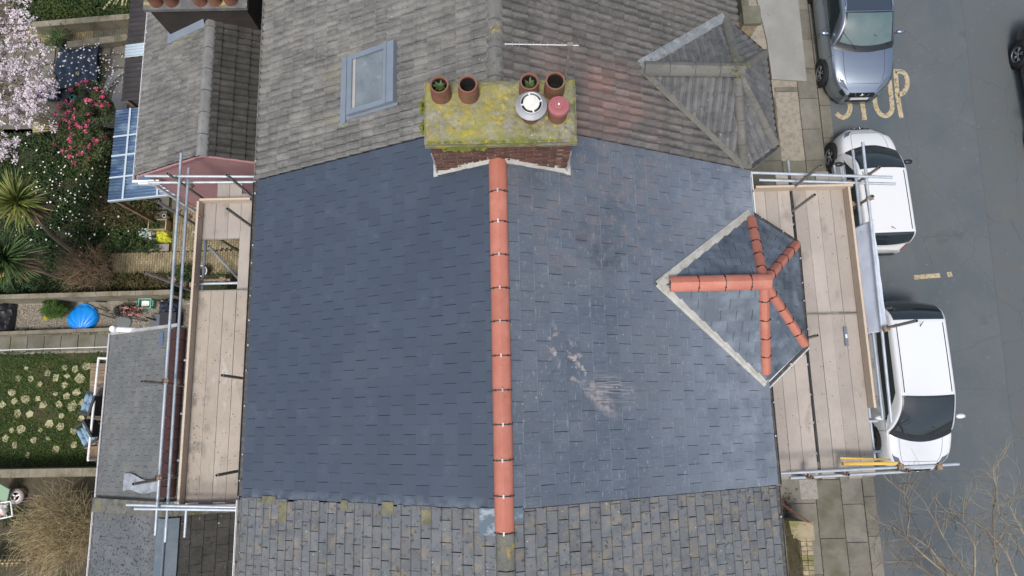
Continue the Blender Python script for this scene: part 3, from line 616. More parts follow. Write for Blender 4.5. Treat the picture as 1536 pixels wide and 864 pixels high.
# gutters and fascias
def gutter(parent, pts, m, r=.055, dots=None, name='gutter'):
    mb = MB(); pts = [Vector(p) for p in pts]
    for a, b in zip(pts, pts[1:]):
        d = (b-a).normalized(); s = d.cross(Vector((0, 0, 1))).normalized(); k = 6
        vs = []
        for p in (a, b):
            for rr in (r, r-.008):
                for i in range(k+1):
                    an = math.pi*i/k; vs.append(p+s*(math.cos(an)*rr)-Vector((0, 0, math.sin(an)*rr)))
        K = k+1; fs = []
        for i in range(k): fs += [(i, i+1, 2*K+i+1, 2*K+i), (K+i, K+i+1, 3*K+i+1, 3*K+i)[::-1], (i, i+1, K+i+1, K+i)]
        fs += [(0, K, 3*K, 2*K), (k, K+k, 3*K+k, 2*K+k)[::-1]]
        mb.add(vs, fs)
        mb.add([a-Vector((0, 0, r*.5))+s*r*.8, a-Vector((0, 0, r*.5))-s*r*.8, b-Vector((0, 0, r*.5))-s*r*.8, b-Vector((0, 0, r*.5))+s*r*.8], [(0, 1, 2, 3)], 1)
    g = part(name, mb, [m, m_gut], parent)
    if dots:
        me = MB().bb(-.008, .012, -.011, .011, -.02, .02).mesh('gutter_bracket', m_brk)
        for a, b in zip(pts, pts[1:]):
            n = max(1, int((b-a).length/dots))
            for i in range(n):
                p = a+(b-a)*((i+.5)/n); link('gutter_bracket', me, g, Matrix.Translation(p+(b-a).normalized()*random.uniform(-.12, .12)+Vector((random.uniform(-.015, .015), 0, .02)))) if random.random() < .8 else None
    return g
gutter(hm, [(EL-.045, PS+.01, ZE-.04), (EL-.045, PN, ZE-.04)], m_gut, dots=.42)
gutter(hn, [(EL-.045, PN+.02, ZE-.02), (EL-.045, 9.5, ZE-.02)], m_galvd, r=.035, dots=.7)
gutter(hs_, [(EL-.06, -5.2, ZE-.04), (EL-.06, PS-.05, ZE-.04)], m_pvc, r=.05, dots=.6)
gutter(hm, [(ER+.04, E1.y+.02, ZE-.04), (ER+.04, PN, ZE-.04)], m_pvc, r=.02, dots=.5)
gutter(hm, [(ER+.04, PS, ZE-.04), (ER+.04, E4.y-.06, ZE-.04)], m_gut, r=.04, dots=.42)
gutter(hs_, [(ER+.01, -5.2, ZE-.04), (ER+.01, PS-.02, ZE-.04)], m_gut, r=.04, dots=.9)
e = [E1+Vector((.04, .04, -.03)), E2+Vector((.05, .02, -.03)), E3+Vector((.05, -.02, -.03)), E4+Vector((.03, -.06, -.03))]
gutter(hm, e[:3], m_gut, r=.03, dots=.4, name='bay_gutter'); gutter(hm, e[2:], m_pvc, r=.045, dots=.5, name='bay_gutter')
f = [F1+Vector((.04, .04, -.03)), F2+Vector((.05, .02, -.03)), F3+Vector((.05, -.02, -.03)), F4+Vector((.03, -.06, -.03))]
m_brg = mat('brown_gutter', (.06, .03, .025), .5)
gutter(hn, f[:3], m_brg, r=.04, name='bay_gutter'); gutter(hn, f[2:], m_tile_bay, r=.05, name='bay_gutter')
gutter(hn, [(ER, F1.y+.02, ZE), (ER, 9.5, ZE)], m_brg, r=.035)

# ---- rooflight on the north house
def PLW(px, py):
    z = 8.
    for _ in range(12): z = zL(P(px, py, z).x)
    return P(px, py, z)
cr = [PLW(515, 180), PLW(602, 155), PLW(602, 66), PLW(515, 92)]
xa, xb = cr[0].x+.15, cr[1].x-.05; ya, yb = (cr[0].y+cr[1].y)/2, (cr[2].y+cr[3].y)/2
def on(x, y, h): return Vector((x-math.sin(cL)*h, y, zL(x)+math.cos(cL)*h))
def frame_box(parent, name, x0, x1, y0, y1, h0, h1, m):
    mb = MB(); mb.prism([on(x0, y0, h0), on(x1, y0, h0), on(x1, y1, h0), on(x0, y1, h0)], on(x0, y0, h1)-on(x0, y0, h0)); return part(name, mb, m, parent)
fr = frame_box(hn, 'rooflight', xa-.06, xb+.0, ya, yb, .0, .05, m_velux)
fw = .085
frame_box(fr, 'frame_rail', xa, xa+fw, ya, yb, .052, .13, m_velux); frame_box(fr, 'frame_rail', xb-.17, xb, ya, yb, .052, .14, m_velux)
frame_box(fr, 'frame_rail', xa+fw+.001, xb-.171, ya, ya+fw, .052, .128, m_velux); frame_box(fr, 'frame_rail', xa+fw+.001, xb-.171, yb-fw, yb, .052, .128, m_velux)
frame_box(fr, 'sash_rim', xa+fw+.002, xa+fw+.05, ya+fw, yb-fw, .052, .10, m_render); frame_box(fr, 'cover_strip', xb-.165, xb-.12, ya-.004, yb+.004, .142, .152, m_velux)
frame_box(fr, 'pane', xa+fw+.052, xb-.172, ya+fw+.002, yb-fw-.002, .052, .085, m_glassr)
frame_box(fr, 'lead_apron', xa-.16, xa-.062, ya-.10, yb+.04, .058, .066, m_velux)
frame_box(fr, 'side_flashing', xa-.05, xb+.03, ya-.05, ya-.003, .058, .064, m_velux)

# ---- big chimney of the middle house
CX0, CX1, CY0, CY1, CZ = -1.02, .885, 3.57, 4.34, 9.5
mb = MB(); mb.bb(CX0+.012, CX1-.012, CY0+.012, CY1-.012, 7.9, CZ)
ch = part('chimney', mb, m_mortar, hm)
bm_ = [MB().bb(-l/2, l/2, -.05, .05, -.028, .028).mesh('brick', m_brick) for l in (.2, .197, .192)]
hb = MB().bb(-.045, .045, -.05, .05, -.028, .028).mesh('brick', m_brick)
z = 7.98; r = 0
while z < CZ-.12:
    x = CX0+.105-(.105 if r % 2 else 0)
    while x < CX1+.05:
        half = x < CX0+.09 or x > CX1-.09
        xx = CX0+.05 if x < CX0+.09 else (CX1-.05 if x > CX1-.09 else x)
        rf = zL(xx) if xx < RX else zR(xx)
        if z > rf-.02:
            for yf in (CY0+.045,):
                link('brick', hb if half else random.choice(bm_), ch, Matrix.Translation((xx, yf+random.uniform(-.014, .008), z+random.uniform(-.003, .003))) @ Matrix.Rotation(random.uniform(-.02, .02), 4, 'Y'))
        x += .216
    for sx, xf in ((-1, CX0+.045), (1, CX1-.045)):
        y = CY0+.21
        while y < CY1-.05:
            if z > (zL(CX0) if sx < 0 else zR(CX1))-.02: link('brick', random.choice(bm_), ch, Matrix.Translation((xf+sx*random.uniform(0, .004), y, z)) @ Matrix.Rotation(math.pi/2, 4, 'Z'))
            y += .216
    z += .075; r += 1
# flaunching slab with two stepped courses
for k, (ov, z0, z1) in enumerate(((.02, CZ-.09, CZ-.0305), (.05, CZ-.03, CZ+.035), (.045, CZ+.0355, CZ+.105))):
    mb = MB(); n = 26
    def edge(i, nn=26): return 0
    pts = []
    x0, x1, y0, y1 = CX0-ov, CX1+ov, CY0-ov*1.25, CY1+ov
    for i in range(n): pts.append((x0+(x1-x0)*i/n, y0+noise.noise((i*.5, k*3, 0))*.012))
    for i in range(8): pts.append((x1+noise.noise((i*.5, 9, k))*.01, y0+(y1-y0)*i/8))
    for i in range(n): pts.append((x1-(x1-x0)*i/n, y1))
    for i in range(8): pts.append((x0+noise.noise((i*.5, 5, k))*.01, y1-(y1-y0)*i/8))
    mb.prism([(a, b, z0) for a, b in pts], (0, 0, z1-z0)); part('oversailing_course', mb, m_flaunch, ch)
TZ = CZ+.106
def fl(u, v):
    x = CX0-.04+(CX1-CX0+.08)*u; y = CY0-.035+(CY1-CY0+.075)*v
    e = min(1, min(u, 1-u)*14, min(v, 1-v)*7); h = .02+.085*e**.6+.022*noise.noise((x*5, y*5, 1))+.016*noise.noise((x*14, y*14, 4))*e
    return (x, y, TZ+max(h, .004) if e > 0 else TZ)
mb = MB(); mb.grid(fl, 96, 44); part('flaunching', mb, m_flaunch, ch, True)
mb = MB(); random.seed(11)
def clump(mb, c, r, h, n=7):
    vs = [Vector(c)+Vector((0, 0, h))]
    for i in range(n):
        a = 2*math.pi*i/n; q = r*random.uniform(.7, 1.2); vs.append(Vector(c)+Vector((math.cos(a)*q*.6, math.sin(a)*q*.6, h*.7)))
    for i in range(n):
        a = 2*math.pi*i/n; q = r*random.uniform(.8, 1.3); vs.append(Vector(c)+Vector((math.cos(a)*q, math.sin(a)*q, 0)))
    mb.add(vs, [(0, 1+i, 1+(i+1) % n) for i in range(n)]+[(1+i, 1+n+i, 1+n+(i+1) % n, 1+(i+1) % n) for i in range(n)])
for k in range(150):
    x = random.uniform(CX0, CX1); y = CY0-.035+random.uniform(0, .06); clump(mb, (x, y, TZ+.0), random.uniform(.012, .035), random.uniform(.015, .035))
for k in range(90):
    x = random.gauss(-.62, .12); clump(mb, (max(x, CX0), CY0-.02, CZ-.10-abs(random.gauss(0, .04))), random.uniform(.015, .04), random.uniform(.01, .03))
for k in range(60): clump(mb, (CX0-.02-random.uniform(0, .1), random.choice((4.15, 3.85))+random.gauss(0, .05), 9.42+random.uniform(-.1, .1)), random.uniform(.015, .04), .03)
kind(part('moss', mb, m_moss, ch, True), 'stuff')
# lead / mortar at the foot of the stack
def foot(x0, x1, f, n=10):
    mb = MB()
    for i in range(n):
        a = x0+(x1-x0)*i/n; b = x0+(x1-x0)*(i+1)/n; wv = .02+.012*noise.noise((i*1.3, x0, 2))
        mb.add([(a, CY0+.01, f(a)+.10), (b, CY0+.01, f(b)+.10), (b, CY0-.02, f(b)+.065), (a, CY0-.02, f(a)+.065), (b, CY0-wv-.03, f(b)+.024), (a, CY0-wv-.03, f(a)+.024)], [(0, 3, 2, 1), (3, 5, 4, 2)])
    return part('lead_flashing', mb, m_valley, ch, True)
foot(CX0-.05, RX-.1, zL); foot(RX+.1, CX1+.05, zR)
for x, s, f in ((CX0, -1, zL), (CX1, 1, zR)):
    mb = MB(); xx = x+s*.06
    mb.prism([(x-s*.005, CY0-.07, f(x)+.02), (xx, CY0-.07, f(xx)+.03), (xx, CY0+.5, f(xx)+.03), (x-s*.005, CY0+.5, f(x)+.02)], (0, 0, .02))
    mb.prism([(x-s*.005, CY0-.03, f(x)+.02), (x+s*.012, CY0-.03, f(x)), (x+s*.012, CY0+.5, f(x)), (x-s*.005, CY0+.5, f(x)+.02)], (0, 0, .2))
    mb.prism([(x-s*.02, CY0-.008, f(x)+.1), (x+s*.01, CY0-.008, f(x)+.08), (x+s*.014, CY0-.008, f(x)+.75), (x, CY0-.008, f(x)+.75)][::s], (0, .01, 0))
    part('side_flashing', mb, m_lead, ch)
def pot(c, h, rt, rb, name='chimney_pot', m=m_pot, depth=.25):
    mb = MB(); prof = [(rb, 0), (rb*.99, h*.35), ((rb+rt)/2*1.01, h*.7), (rt*.98, h-.03), (rt*1.03, h-.025), (rt*1.03, h), (rt*.86, h), (rt*.84, h-.03)]
    mb.lathe(c, prof, 28); mb.lathe(c, [(rt*.84, h-.03), (rt*.8, h-depth)], 28, 1); mb.lathe(c, [(rt*.8, h-depth), (.001, h-depth)], 28, 1)
    return part(name, mb, [m, m_black], ch, True, True)
TB = TZ+.02
pots = {}
pz = TB+.08
pots['a'] = pot((-.83, 4.15, TB), .37, .115, .135); pots['b'] = pot((-.47, 4.15, TB), .37, .118, .138)
pots['c'] = pot((.31, 4.17, TB), .37, .115, .132); pots['d'] = pot((.64, 4.17, TB), .37, .122, .135)
pots['e'] = pot((.325, 3.84, TB), .3, .115, .125); pots['f'] = pot((.67, 3.83, TB), .3, .115, .125)
random.seed(2)
for x, lb in ((-.83, 'small green fern growing in the leftmost clay chimney pot'), (.31, 'small green fern growing in the pot behind the round metal cowl')):
    mb = MB()
    for k in range(46):
        a = random.uniform(0, 6.28); l = random.uniform(.03, .095); c = Vector((x, 4.16, TB+.3+random.uniform(-.03, .02))); d = Vector((math.cos(a), math.sin(a), random.uniform(.1, .5)))*l
        s = Vector((-math.sin(a), math.cos(a), 0))*.012; mb.add([c, c+d*.6+s, c+d, c+d*.6-s], [(0, 1, 2, 3)])
    tag(part('fern', mb, m_leaf_m), lb, 'plant')
# round cowl
c = Vector((.325, 3.84, TB+.3)); mb = MB()
mb.lathe(c, [(.10, -.01), (.13, .03), (.196, .05), (.2, .065), (.19, .08), (.13, .13), (.128, .135)], 32, 0)
cw = part('cowl', mb, m_cowl, ch, True, True)
mb = MB(); mb.lathe(c, [(.142, .118), (.001, .118)], 32); part('cowl_throat', mb, m_black, ch)
mb = MB(); mb.lathe(c, [(.142, .11), (.146, .15), (.138, .155), (.13, .15), (.126, .12)], 32); part('cowl_ring', mb, m_cowl, ch, True)
mb = MB(); mb.lathe(c, [(.100, .12), (.103, .155), (.095, .163), (.05, .17), (.001, .171)], 32)
for k in range(4):
    a = math.pi/2*k+.2; mb.box(c+Vector((math.cos(a)*.115, math.sin(a)*.115, .142)), (.045, .02, .018), Matrix.Rotation(a, 3, 'Z'))
part('cowl_cap', mb, m_cowlw, ch, True, True)
c = Vector((.67, 3.83, TB+.3)); mb = MB()
mb.lathe(c, [(.1, -.02), (.125, .0), (.138, .01), (.138, .05), (.13, .07), (.09, .078), (.085, .07), (.06, .072), (.055, .085), (.014, .088), (.012, .11), (.001, .112)], 32); part('pot_cap', mb, m_redcap, ch, True, True)
mb = MB(); mb.lathe(c, [(.014, .112), (.012, .125), (.001, .126)], 12); part('cap_vent', mb, m_white_p, ch)
# tv aerial
mt = Vector((.80, 4.38, 9.15)); tp = Vector((.83, 4.40, 10.35))
ae = thing('tv_aerial', 'white multi-element television aerial on a mast behind the big chimney', 'aerial', mt)
tp = P(855, 68, 10.2); mt = Vector((.795, 4.36, 9.2)); mb = MB(); mb.tube(mt, tp+Vector((0, 0, .04)), .016, 8); part('mast', mb, m_galvd, ae, True, True)
a = P(757, 66, 10.15); b = P(868, 68, 10.2); mb = MB(); mb.tube(a, b, .007, 8); bo = part('boom', mb, m_brk, ae)
for k in range(11):
    p = a+(b-a)*(k/10.5+.01); mb = MB(); mb.tube(p-Vector((0, .0, .05)), p+Vector((0, 0, .05)), .003, 5); part('element', mb, m_brk, ae)
mb = MB(); mb.box(tp, (.07, .05, .06)); part('clamp', mb, m_galvd, ae)

# ================================================================== REAR EXTENSIONS
def ext(label, x0, xr, x1, y0, y1, ze, zr, ze1, mwall):
    h = thing('rear_extension', label, 'extension', ((x0+x1)/2, (y0+y1)/2, 0))
    mb = MB(); a0 = x0+.18
    g = lambda x: ze+(zr-ze)*(x-x0)/(xr-x0)
    z1 = g(a0)-.08
    for yy, s in ((y0+.03, 1),): mb.prism([(a0, yy, -.02), (x1, yy, -.02), (x1, yy, ze1-.08), (xr, yy, zr-.08), (a0, yy, z1)], (0, y1-y0-.06, 0))
    part('wall', mb, mwall, h)
    mb = MB(); mb.prism([(x0, y0, ze-.03), (x0, y1, ze-.03), (xr, y1, zr-.03), (xr, y0, zr-.03)], (0, 0, -.04)); mb.prism([(xr, y0, zr-.03), (xr, y1, zr-.03), (x1, y1, ze1-.03), (x1, y0, ze1-.03)], (0, 0, -.04))
    return h, part('roof', mb, m_under, h)
def slope(xe, ze, xr, zr, y0, y1):
    L = math.hypot(xr-xe, zr-ze); c, s = abs(xr-xe)/L, (zr-ze)/L
    if xe < xr: return (xe, y1, ze), (0, -1, 0), (c, 0, s), rect(0, y1-y0, 0, L-.05)
    return (xe, y0, ze), (0, 1, 0), (-c, 0, s), rect(0, y1-y0, 0, L-.05)
# north
NX0, NXR, NZE, NZR, NY0 = -7.6, -5.8, 4.65, 5.7, 5.02
en, ern = ext('tiled rear extension with a pink rendered gable and grey ridge', NX0, NXR, -4.15, NY0, 9.6, NZE, NZR, 4.9, m_pink)
bud = []
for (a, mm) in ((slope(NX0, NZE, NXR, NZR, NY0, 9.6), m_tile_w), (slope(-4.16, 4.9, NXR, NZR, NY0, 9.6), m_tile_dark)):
    lay('roof_tile', mm, ern, a[0], a[1], a[2], a[3], .273, .265, th=.02, lift=.028, prof=PROF, stagger=0., budget=bud, jit=.004, tj=.004)
place('roof_tile', bud, 300)
y = NY0-.03; m_gr = mat('grey_ridge', (.17, .17, .165), .9, [((.23, .23, .22), 4, .4, .65, .8), ((.1, .1, .09), 12, .55, .7, .6)], rnd=.08, bump=.004, bs=40)
while y < 9.4: part('ridge_tile', arc_tile(y+.004, y+.44, NXR, NZR-.035, .23, .12, lift0=.006), m_gr, en, True, True); y += .45
for a, b in (((NX0, NZE), (NXR, NZR)), ((NXR, NZR), (-4.2, 4.95))):
    mb = MB(); mb.prism([(a[0], NY0-.03, a[1]-.03), (b[0], NY0-.03, b[1]-.03), (b[0], NY0-.03, b[1]+.015), (a[0], NY0-.03, a[1]+.015)], (0, .035, 0)); part('verge_mortar', mb, m_pink, en)
gutter(en, [(NX0-.05, NY0-.05, NZE-.03), (NX0-.05, 9.5, NZE-.03)], m_pvc, r=.05, dots=.5)
mb = MB(); mb.tube((NX0+.14, NY0-.03, .02), (NX0+.14, NY0-.03, NZE-.3), .035, 10); part('downpipe', mb, m_pvc, en, True, True)
mb = MB(); mb.bb(NX0-.1, NX0+.35, NY0-.12, NY0-.07, NZE-.07, NZE-.02); mb.bb(NX0+.0, NX0+.42, NY0-.14, NY0-.05, NZE-.16, NZE-.075); part('gutter_stop', mb, m_pvc, en)
# dark chimney at the north extension
mb = MB(); cy = 7.82; mb.bb(-6.80, -4.95, cy, cy+.8, 4.8, 6.1)
c2 = part('chimney', mb, mat('sooty_render', (.022, .018, .015), .95, [((.04, .03, .025), 3, .4, .65, .8)], bump=.006, bs=30), en)
mb = MB(); mb.bb(-6.88, -4.90, cy-.03, cy+.83, 6.101, 6.18); part('chimney_slab', mb, mat('slab_grey', (.1, .1, .1), .95, [((.16, .16, .15), 5, .4, .65, .8), ((.4, .33, .06), 3, .6, .66, .8)], bump=.006, bs=30), c2)
for x in (-6.62, -6.33, -5.78, -5.5, -5.2):
    mb = MB(); mb.lathe((x, cy+.13, 6.18), [(.13, 0), (.125, .15), (.115, .3), (.12, .33), (.09, .33), (.085, .1)], 18); mb.lathe((x, cy+.13, 6.18), [(.085, .1), (.001, .1)], 18, 1); part('chimney_pot', mb, [m_pot, m_black], c2, True, True)
gl = lambda x: NZE+(NZR-NZE)*(x-NX0)/(NXR-NX0)
mb = MB(); mb.prism([(-6.85, cy-.1, gl(-6.85)+.05), (NXR-.1, cy-.1, gl(NXR-.1)+.05), (NXR-.1, cy+.01, gl(NXR-.1)+.16), (-6.85, cy+.01, gl(-6.85)+.16)], (0, 0, .01)); mb.bb(-6.92, -6.84, cy-.12, cy+.75, gl(-6.9)+.05, gl(-6.9)+.09)
part('lead_flashing', mb, m_velux, en)
# middle
MX0, MXR, MZE, MZR = -8.16, -6.29, 4.1, 5.15
em, erm = ext('rear extension under the scaffold with a mortar-washed slate roof and red ridge', MX0, MXR, -4.16, -1.36, 1.84, MZE, MZR, 4.1, m_render)
bud = []
for a in (slope(MX0, MZE, MXR, MZR, -1.36, 1.84), slope(-4.17, 4.1, MXR, MZR, -1.36, 1.84)):
    lay('extension_slate', m_slate_grout, erm, a[0], a[1], a[2], a[3], .2, .14, th=.006, lift=.007, budget=bud, jit=.002)
place('extension_slate', bud, 300)
m_redr = mat('red_ridge', (.035, .013, .012), .8, [((.06, .02, .018), 8, .4, .65, .8)], rnd=.12)
y = -1.3
while y < 1.7: part('ridge_tile', arc_tile(y+.004, y+.2, MXR, MZR-.03, .28, .12, lift1=.015), m_redr, em, True, True); y += .205
gutter(em, [(MX0-.04, -1.62, MZE-.03), (MX0-.04, 1.86, MZE-.03)], m_pvc, r=.035, dots=.6)
mb = MB(); mb.prism([(MX0, 1.82, MZE+.0), (MXR, 1.82, MZR), (MXR, 1.82, MZR+.04), (MX0, 1.82, MZE+.04)], (0, .06, 0)); part('verge_mortar', mb, m_lead, em)
mb = MB(); p = P(178, 492, 4.3); mb.tube((p.x, 1.9, 4.45), (p.x+.55, 1.86, 4.42), .055, 12); mb.lathe((p.x, 1.9, 4.45), [(.07, -.1), (.075, .05), (.05, .09), (.001, .1)], 14); part('vent_pipe', mb, m_pvc, em, True, True)
p = P(243, 508, 4.9); mb = MB(); sle = math.atan((MZR-MZE)/(MXR-MX0)); mb.box((p.x, p.y, MZE+(p.x-MX0)*math.tan(sle)+.02), (.13, .26, .008), Matrix.Rotation(-sle, 3, 'Y')); part('patch_slate', mb, mat('blue_patch', (.09, .13, .19), .5), em)
for (px, py, wx, wy) in ((250, 726, 1.0, .22),):
    p = P(px, py, 4.9); mb = MB()
    gm = lambda x: MZE+(x-MX0)*math.tan(sle)+.03
    mb.grid(lambda u, v: (MX0+.75+u*1.05, -1.22+v*.32*(1-.4*u)+.03*math.sin(u*9), gm(MX0+.75+u*1.05)+.01+.03*abs(noise.noise((u*6, v*3, 0)))), 20, 6); part('plastic_sheet', mb, mat('dusty_polythene', (.26, .29, .32), .35, [((.4, .43, .45), 6, .5, .65, .8, {'d': 8}), ((.13, .14, .15), 5, .52, .66, .8)]), em, True)
# party upstand between the two extensions
mb = MB(); mb.prism([(MX0-.02, -1.62, MZE+.02), (MX0-.02, -1.365, MZE+.02), (MXR, -1.365, MZR+.02), (MXR, -1.62, MZR+.02)], (0, 0, .09)); mb.prism([(MXR+.001, -1.62, MZR+.02), (MXR+.001, -1.365, MZR+.02), (-4.6, -1.365, 4.42), (-4.6, -1.62, 4.42)], (0, 0, .09))
tag(part('party_upstand', mb, mat('mossy_mortar', (.11, .11, .1), .95, [((.17, .16, .13), 5, .42, .6, .8, {'d': 9}), ((.06, .065, .045), 7, .5, .62, .8), ((.13, .13, .03), 3, .55, .68, .7)], bump=.01, bs=20)), 'mossy mortar upstand dividing the two slate extension roofs', 'parapet')
# south
es, ers = ext('rear extension with moss-spotted slates and a lead ridge strip beside the white gutter', MX0, MXR+.04, -4.16, -5.2, -1.63, MZE, MZR, 4.0, m_render)
bud = []
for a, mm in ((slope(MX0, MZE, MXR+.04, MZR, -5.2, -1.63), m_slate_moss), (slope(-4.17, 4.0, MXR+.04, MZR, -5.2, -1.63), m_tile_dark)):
    lay('extension_slate', mm, ers, a[0], a[1], a[2], a[3], .3, .22, th=.008, lift=.016, budget=bud, jit=.004)
place('extension_slate', bud, 300)
mb = MB(); k = math.tan(sle)
mb.prism([(MXR-.16, -5.2, MZR-.16*k+.03), (MXR-.16, -1.66, MZR-.16*k+.03), (MXR+.04, -1.66, MZR+.035), (MXR+.04, -5.2, MZR+.035)], (0, 0, .012))
mb.prism([(MXR+.041, -5.2, MZR+.035), (MXR+.041, -1.66, MZR+.035), (MXR+.24, -1.66, MZR-.07), (MXR+.24, -5.2, MZR-.07)], (0, 0, .012)); mb.tube((MXR+.04, -5.2, MZR+.06), (MXR+.04, -1.66, MZR+.06), .025, 10)
part('ridge_lead', mb, mat('blue_lead', (.095, .125, .15), .55, [((.14, .17, .19), 4, .4, .65, .8)], bump=.002, bs=20), es)
gutter(es, [(MX0-.05, -5.2, MZE-.03), (MX0-.05, -1.64, MZE-.03)], m_pvc, r=.045, dots=.5)

# ================================================================== SCAFFOLD
def PX(px, py, x):
    z = 6.
    for _ in range(25):
        a = P(px, py, z); f = (x-a.x)/(a.x) if abs(a.x) > 1e-3 else 0; z = CAM_H-(CAM_H-z)*(1+f)
    return P(px, py, z)
TR = .026
def tube(parent, name, a, b, m=None, r=TR): return part(name, MB().tube(a, b, r, 12, hole=1), [m or m_galv, m_black], parent, True, True)
def coupler(parent, p, rz=0.):
    mb = MB(); M = Matrix.Rotation(rz, 3, 'Z'); mb.box(p, (.075, .085, .085), M); mb.box(Vector(p)+M @ Vector((.055, 0, .01)), (.05, .03, .06), M); mb.tube(Vector(p)+M @ Vector((.05, -.05, .02)), Vector(p)+M @ Vector((.05, .05, .02)), .012, 6)
    part('coupler', mb, m_coup, parent)
def board(parent, x0, x1, y0, y1, z, m, dz=None):
    mb = MB(); t = random.uniform(-.004, .004) if dz is None else dz; k = .006
    mb.prism([(x0+.003, y0+k, z-.038+t), (x1-.003, y0+k, z-.038+t), (x1-.003+random.uniform(-.003, .003), y1-k, z-.038), (x0+.003+random.uniform(-.003, .003), y1-k, z-.038)], (0, 0, .038)); b = part('board', mb, m, parent)
    for yy in (y0+k-.002, y1-k-.023):
        mb = MB(); mb.bb(x0+.002, x1-.002, yy, yy+.025, z-.0395, z+.0015+max(t, 0)); part('end_band', mb, m_galvd, b)
    return b
random.seed(21)
# -------- rear scaffold
SL = thing('scaffold', 'rear scaffold platform with a square access opening and double guard rails', 'scaffold', (-5.3, 1.4, 0))
ZB = 5.6
def Y(px, py, z): return P(px, py, z).y
yN, yS = Y(330, 268, ZB)+.0, Y(310, 754, ZB); yh0, yh1, = Y(318, 360, ZB), Y(318, 435, ZB)
xb0 = -5.74; bw = .236; boards = [(xb0+bw*i, xb0+bw*(i+1)) for i in range(4)]
yTop = [Y(300, 288, ZB), Y(320, 256, ZB), Y(330, 255, ZB), Y(350, 282, ZB), Y(370, 290, ZB)]
for i, (x0, x1) in enumerate(boards):
    board(SL, x0, x1, yS+.0+(-.03 if i % 2 else 0), yh1, ZB, m_board_l)
    yt = [4.2, 4.52, 4.50, 4.28, 4.1][i]
    if i in (1, 2): board(SL, x0, x1, yh0, yt, ZB, m_board)
    elif i == 0: board(SL, x0, x1, yh0-.0, yt, ZB, m_board)
    else: board(SL, x0, x1, yh1+.004, yt, ZB, m_board)
# toe boards
mb = MB(); mb.bb(xb0-.045, xb0-.004, yS-.05, 4.08, ZB-.03, ZB+.2); part('toe_board', mb, m_toe, SL)
mb = MB(); mb.bb(xb0-.0, -4.80, 4.09, 4.13, ZB+.002, ZB+.2); part('toe_board', mb, m_toe, SL)
mb = MB(); mb.bb(xb0-.003, -4.78, yS-.06, yS-.02, ZB+.002, ZB+.2); part('toe_board', mb, m_toe, SL)
XO = -6.0
a, b = PX(272, 230, XO), PX(233, 803, XO); zA = (a.z+b.z)/2
rail = [((272, 230), (233, 803), XO+.0), ((283, 252), (248, 813), XO+.05)]
for (p0, p1, x) in rail:
    a, b = PX(*p0, x), PX(*p1, x); tube(SL, 'guard_rail', (x, a.y, a.z), (x, b.y, b.z))
def std(parent, px, py, x, zb=0., inner=False):
    t = PX(px, py, x); tube(parent, 'standard', (x, t.y, zb), (x, t.y, t.z), m_galvd); return t
tops = []
for (px, py, zb) in ((217, 408, 0), (251, 260, 0), (236, 302, 0), (213, 572, 4.95), (200, 726, 4.95)):
    t = std(SL, px, py, XO-.055, zb); tops.append(t)
    for z in (zA-.02, 5.62): coupler(SL, (XO-.02, t.y+.04, z))
for (px, py) in ((340, 262), (341, 313), (333, 563), (325, 713)):
    t = std(SL, px, py, -4.74); 
for (p0, p1, z) in (((218, 264), (387, 265), 6.1), ((222, 274), (384, 273), 5.72), ((190, 757), (362, 761), 5.95), ((202, 763), (372, 765), 6.3)):
    tube(SL, 'guard_rail', P(*p0, z), P(*p1, z))
for (p0, p1, z) in (((276, 700), (277, 806), 5.45), ((352, 700), (355, 813), 5.45)):
    a, b = P(*p0, z), P(*p1, z); tube(SL, 'ledger', (b.x, -1.0, z), (b.x, b.y, z))
tube(SL, 'ledger', (-5.75, -1.2, 5.42), (-5.75, 4.2, 5.42)); tube(SL, 'ledger', (-4.8, -1.2, 5.42), (-4.8, 4.2, 5.42))
for py in (312, 348, 426, 455, 540, 620, 690, 753):
    y = Y(285, py, 5.5); tube(SL, 'transom', (XO+.04, y, 5.5), (-4.5, y, 5.5))
y = Y(318, 420, 5.5); tube(SL, 'transom', (-5.85, y, 5.5), (-5.2, y, 5.5), m_coup); coupler(SL, (-5.78, y, 5.52)); coupler(SL, (-5.35, y, 5.52))
tube(SL, 'brace', (-5.72, yh0-.05, 5.35), (-4.95, yh1-.4, 3.2))
for y in (tops[0].y, tops[2].y): coupler(SL, (xb0-.06, y, 5.72))
def crumbs(n, x0, x1, y0, y1, z, m, par, s0=.008):
    mb = MB()
    for _ in range(n):
        p = (random.uniform(x0, x1), random.uniform(y0, y1), z); q = s0*random.uniform(.5, 2.2)
        mb.box((p[0], p[1], z+q*.3), (q*random.uniform(1, 2.5), q*random.uniform(1, 2.5), q*.7), Matrix.Rotation(random.uniform(0, 3), 3, 'Z'))
    kind(part('mortar_crumbs', mb, m, par), 'stuff')
crumbs(170, xb0+.02, -4.8, yS, yh1, ZB, m_dk, SL, .004); crumbs(60, xb0+.02, -4.8, yS, yh1, ZB, m_valley, SL, .004)
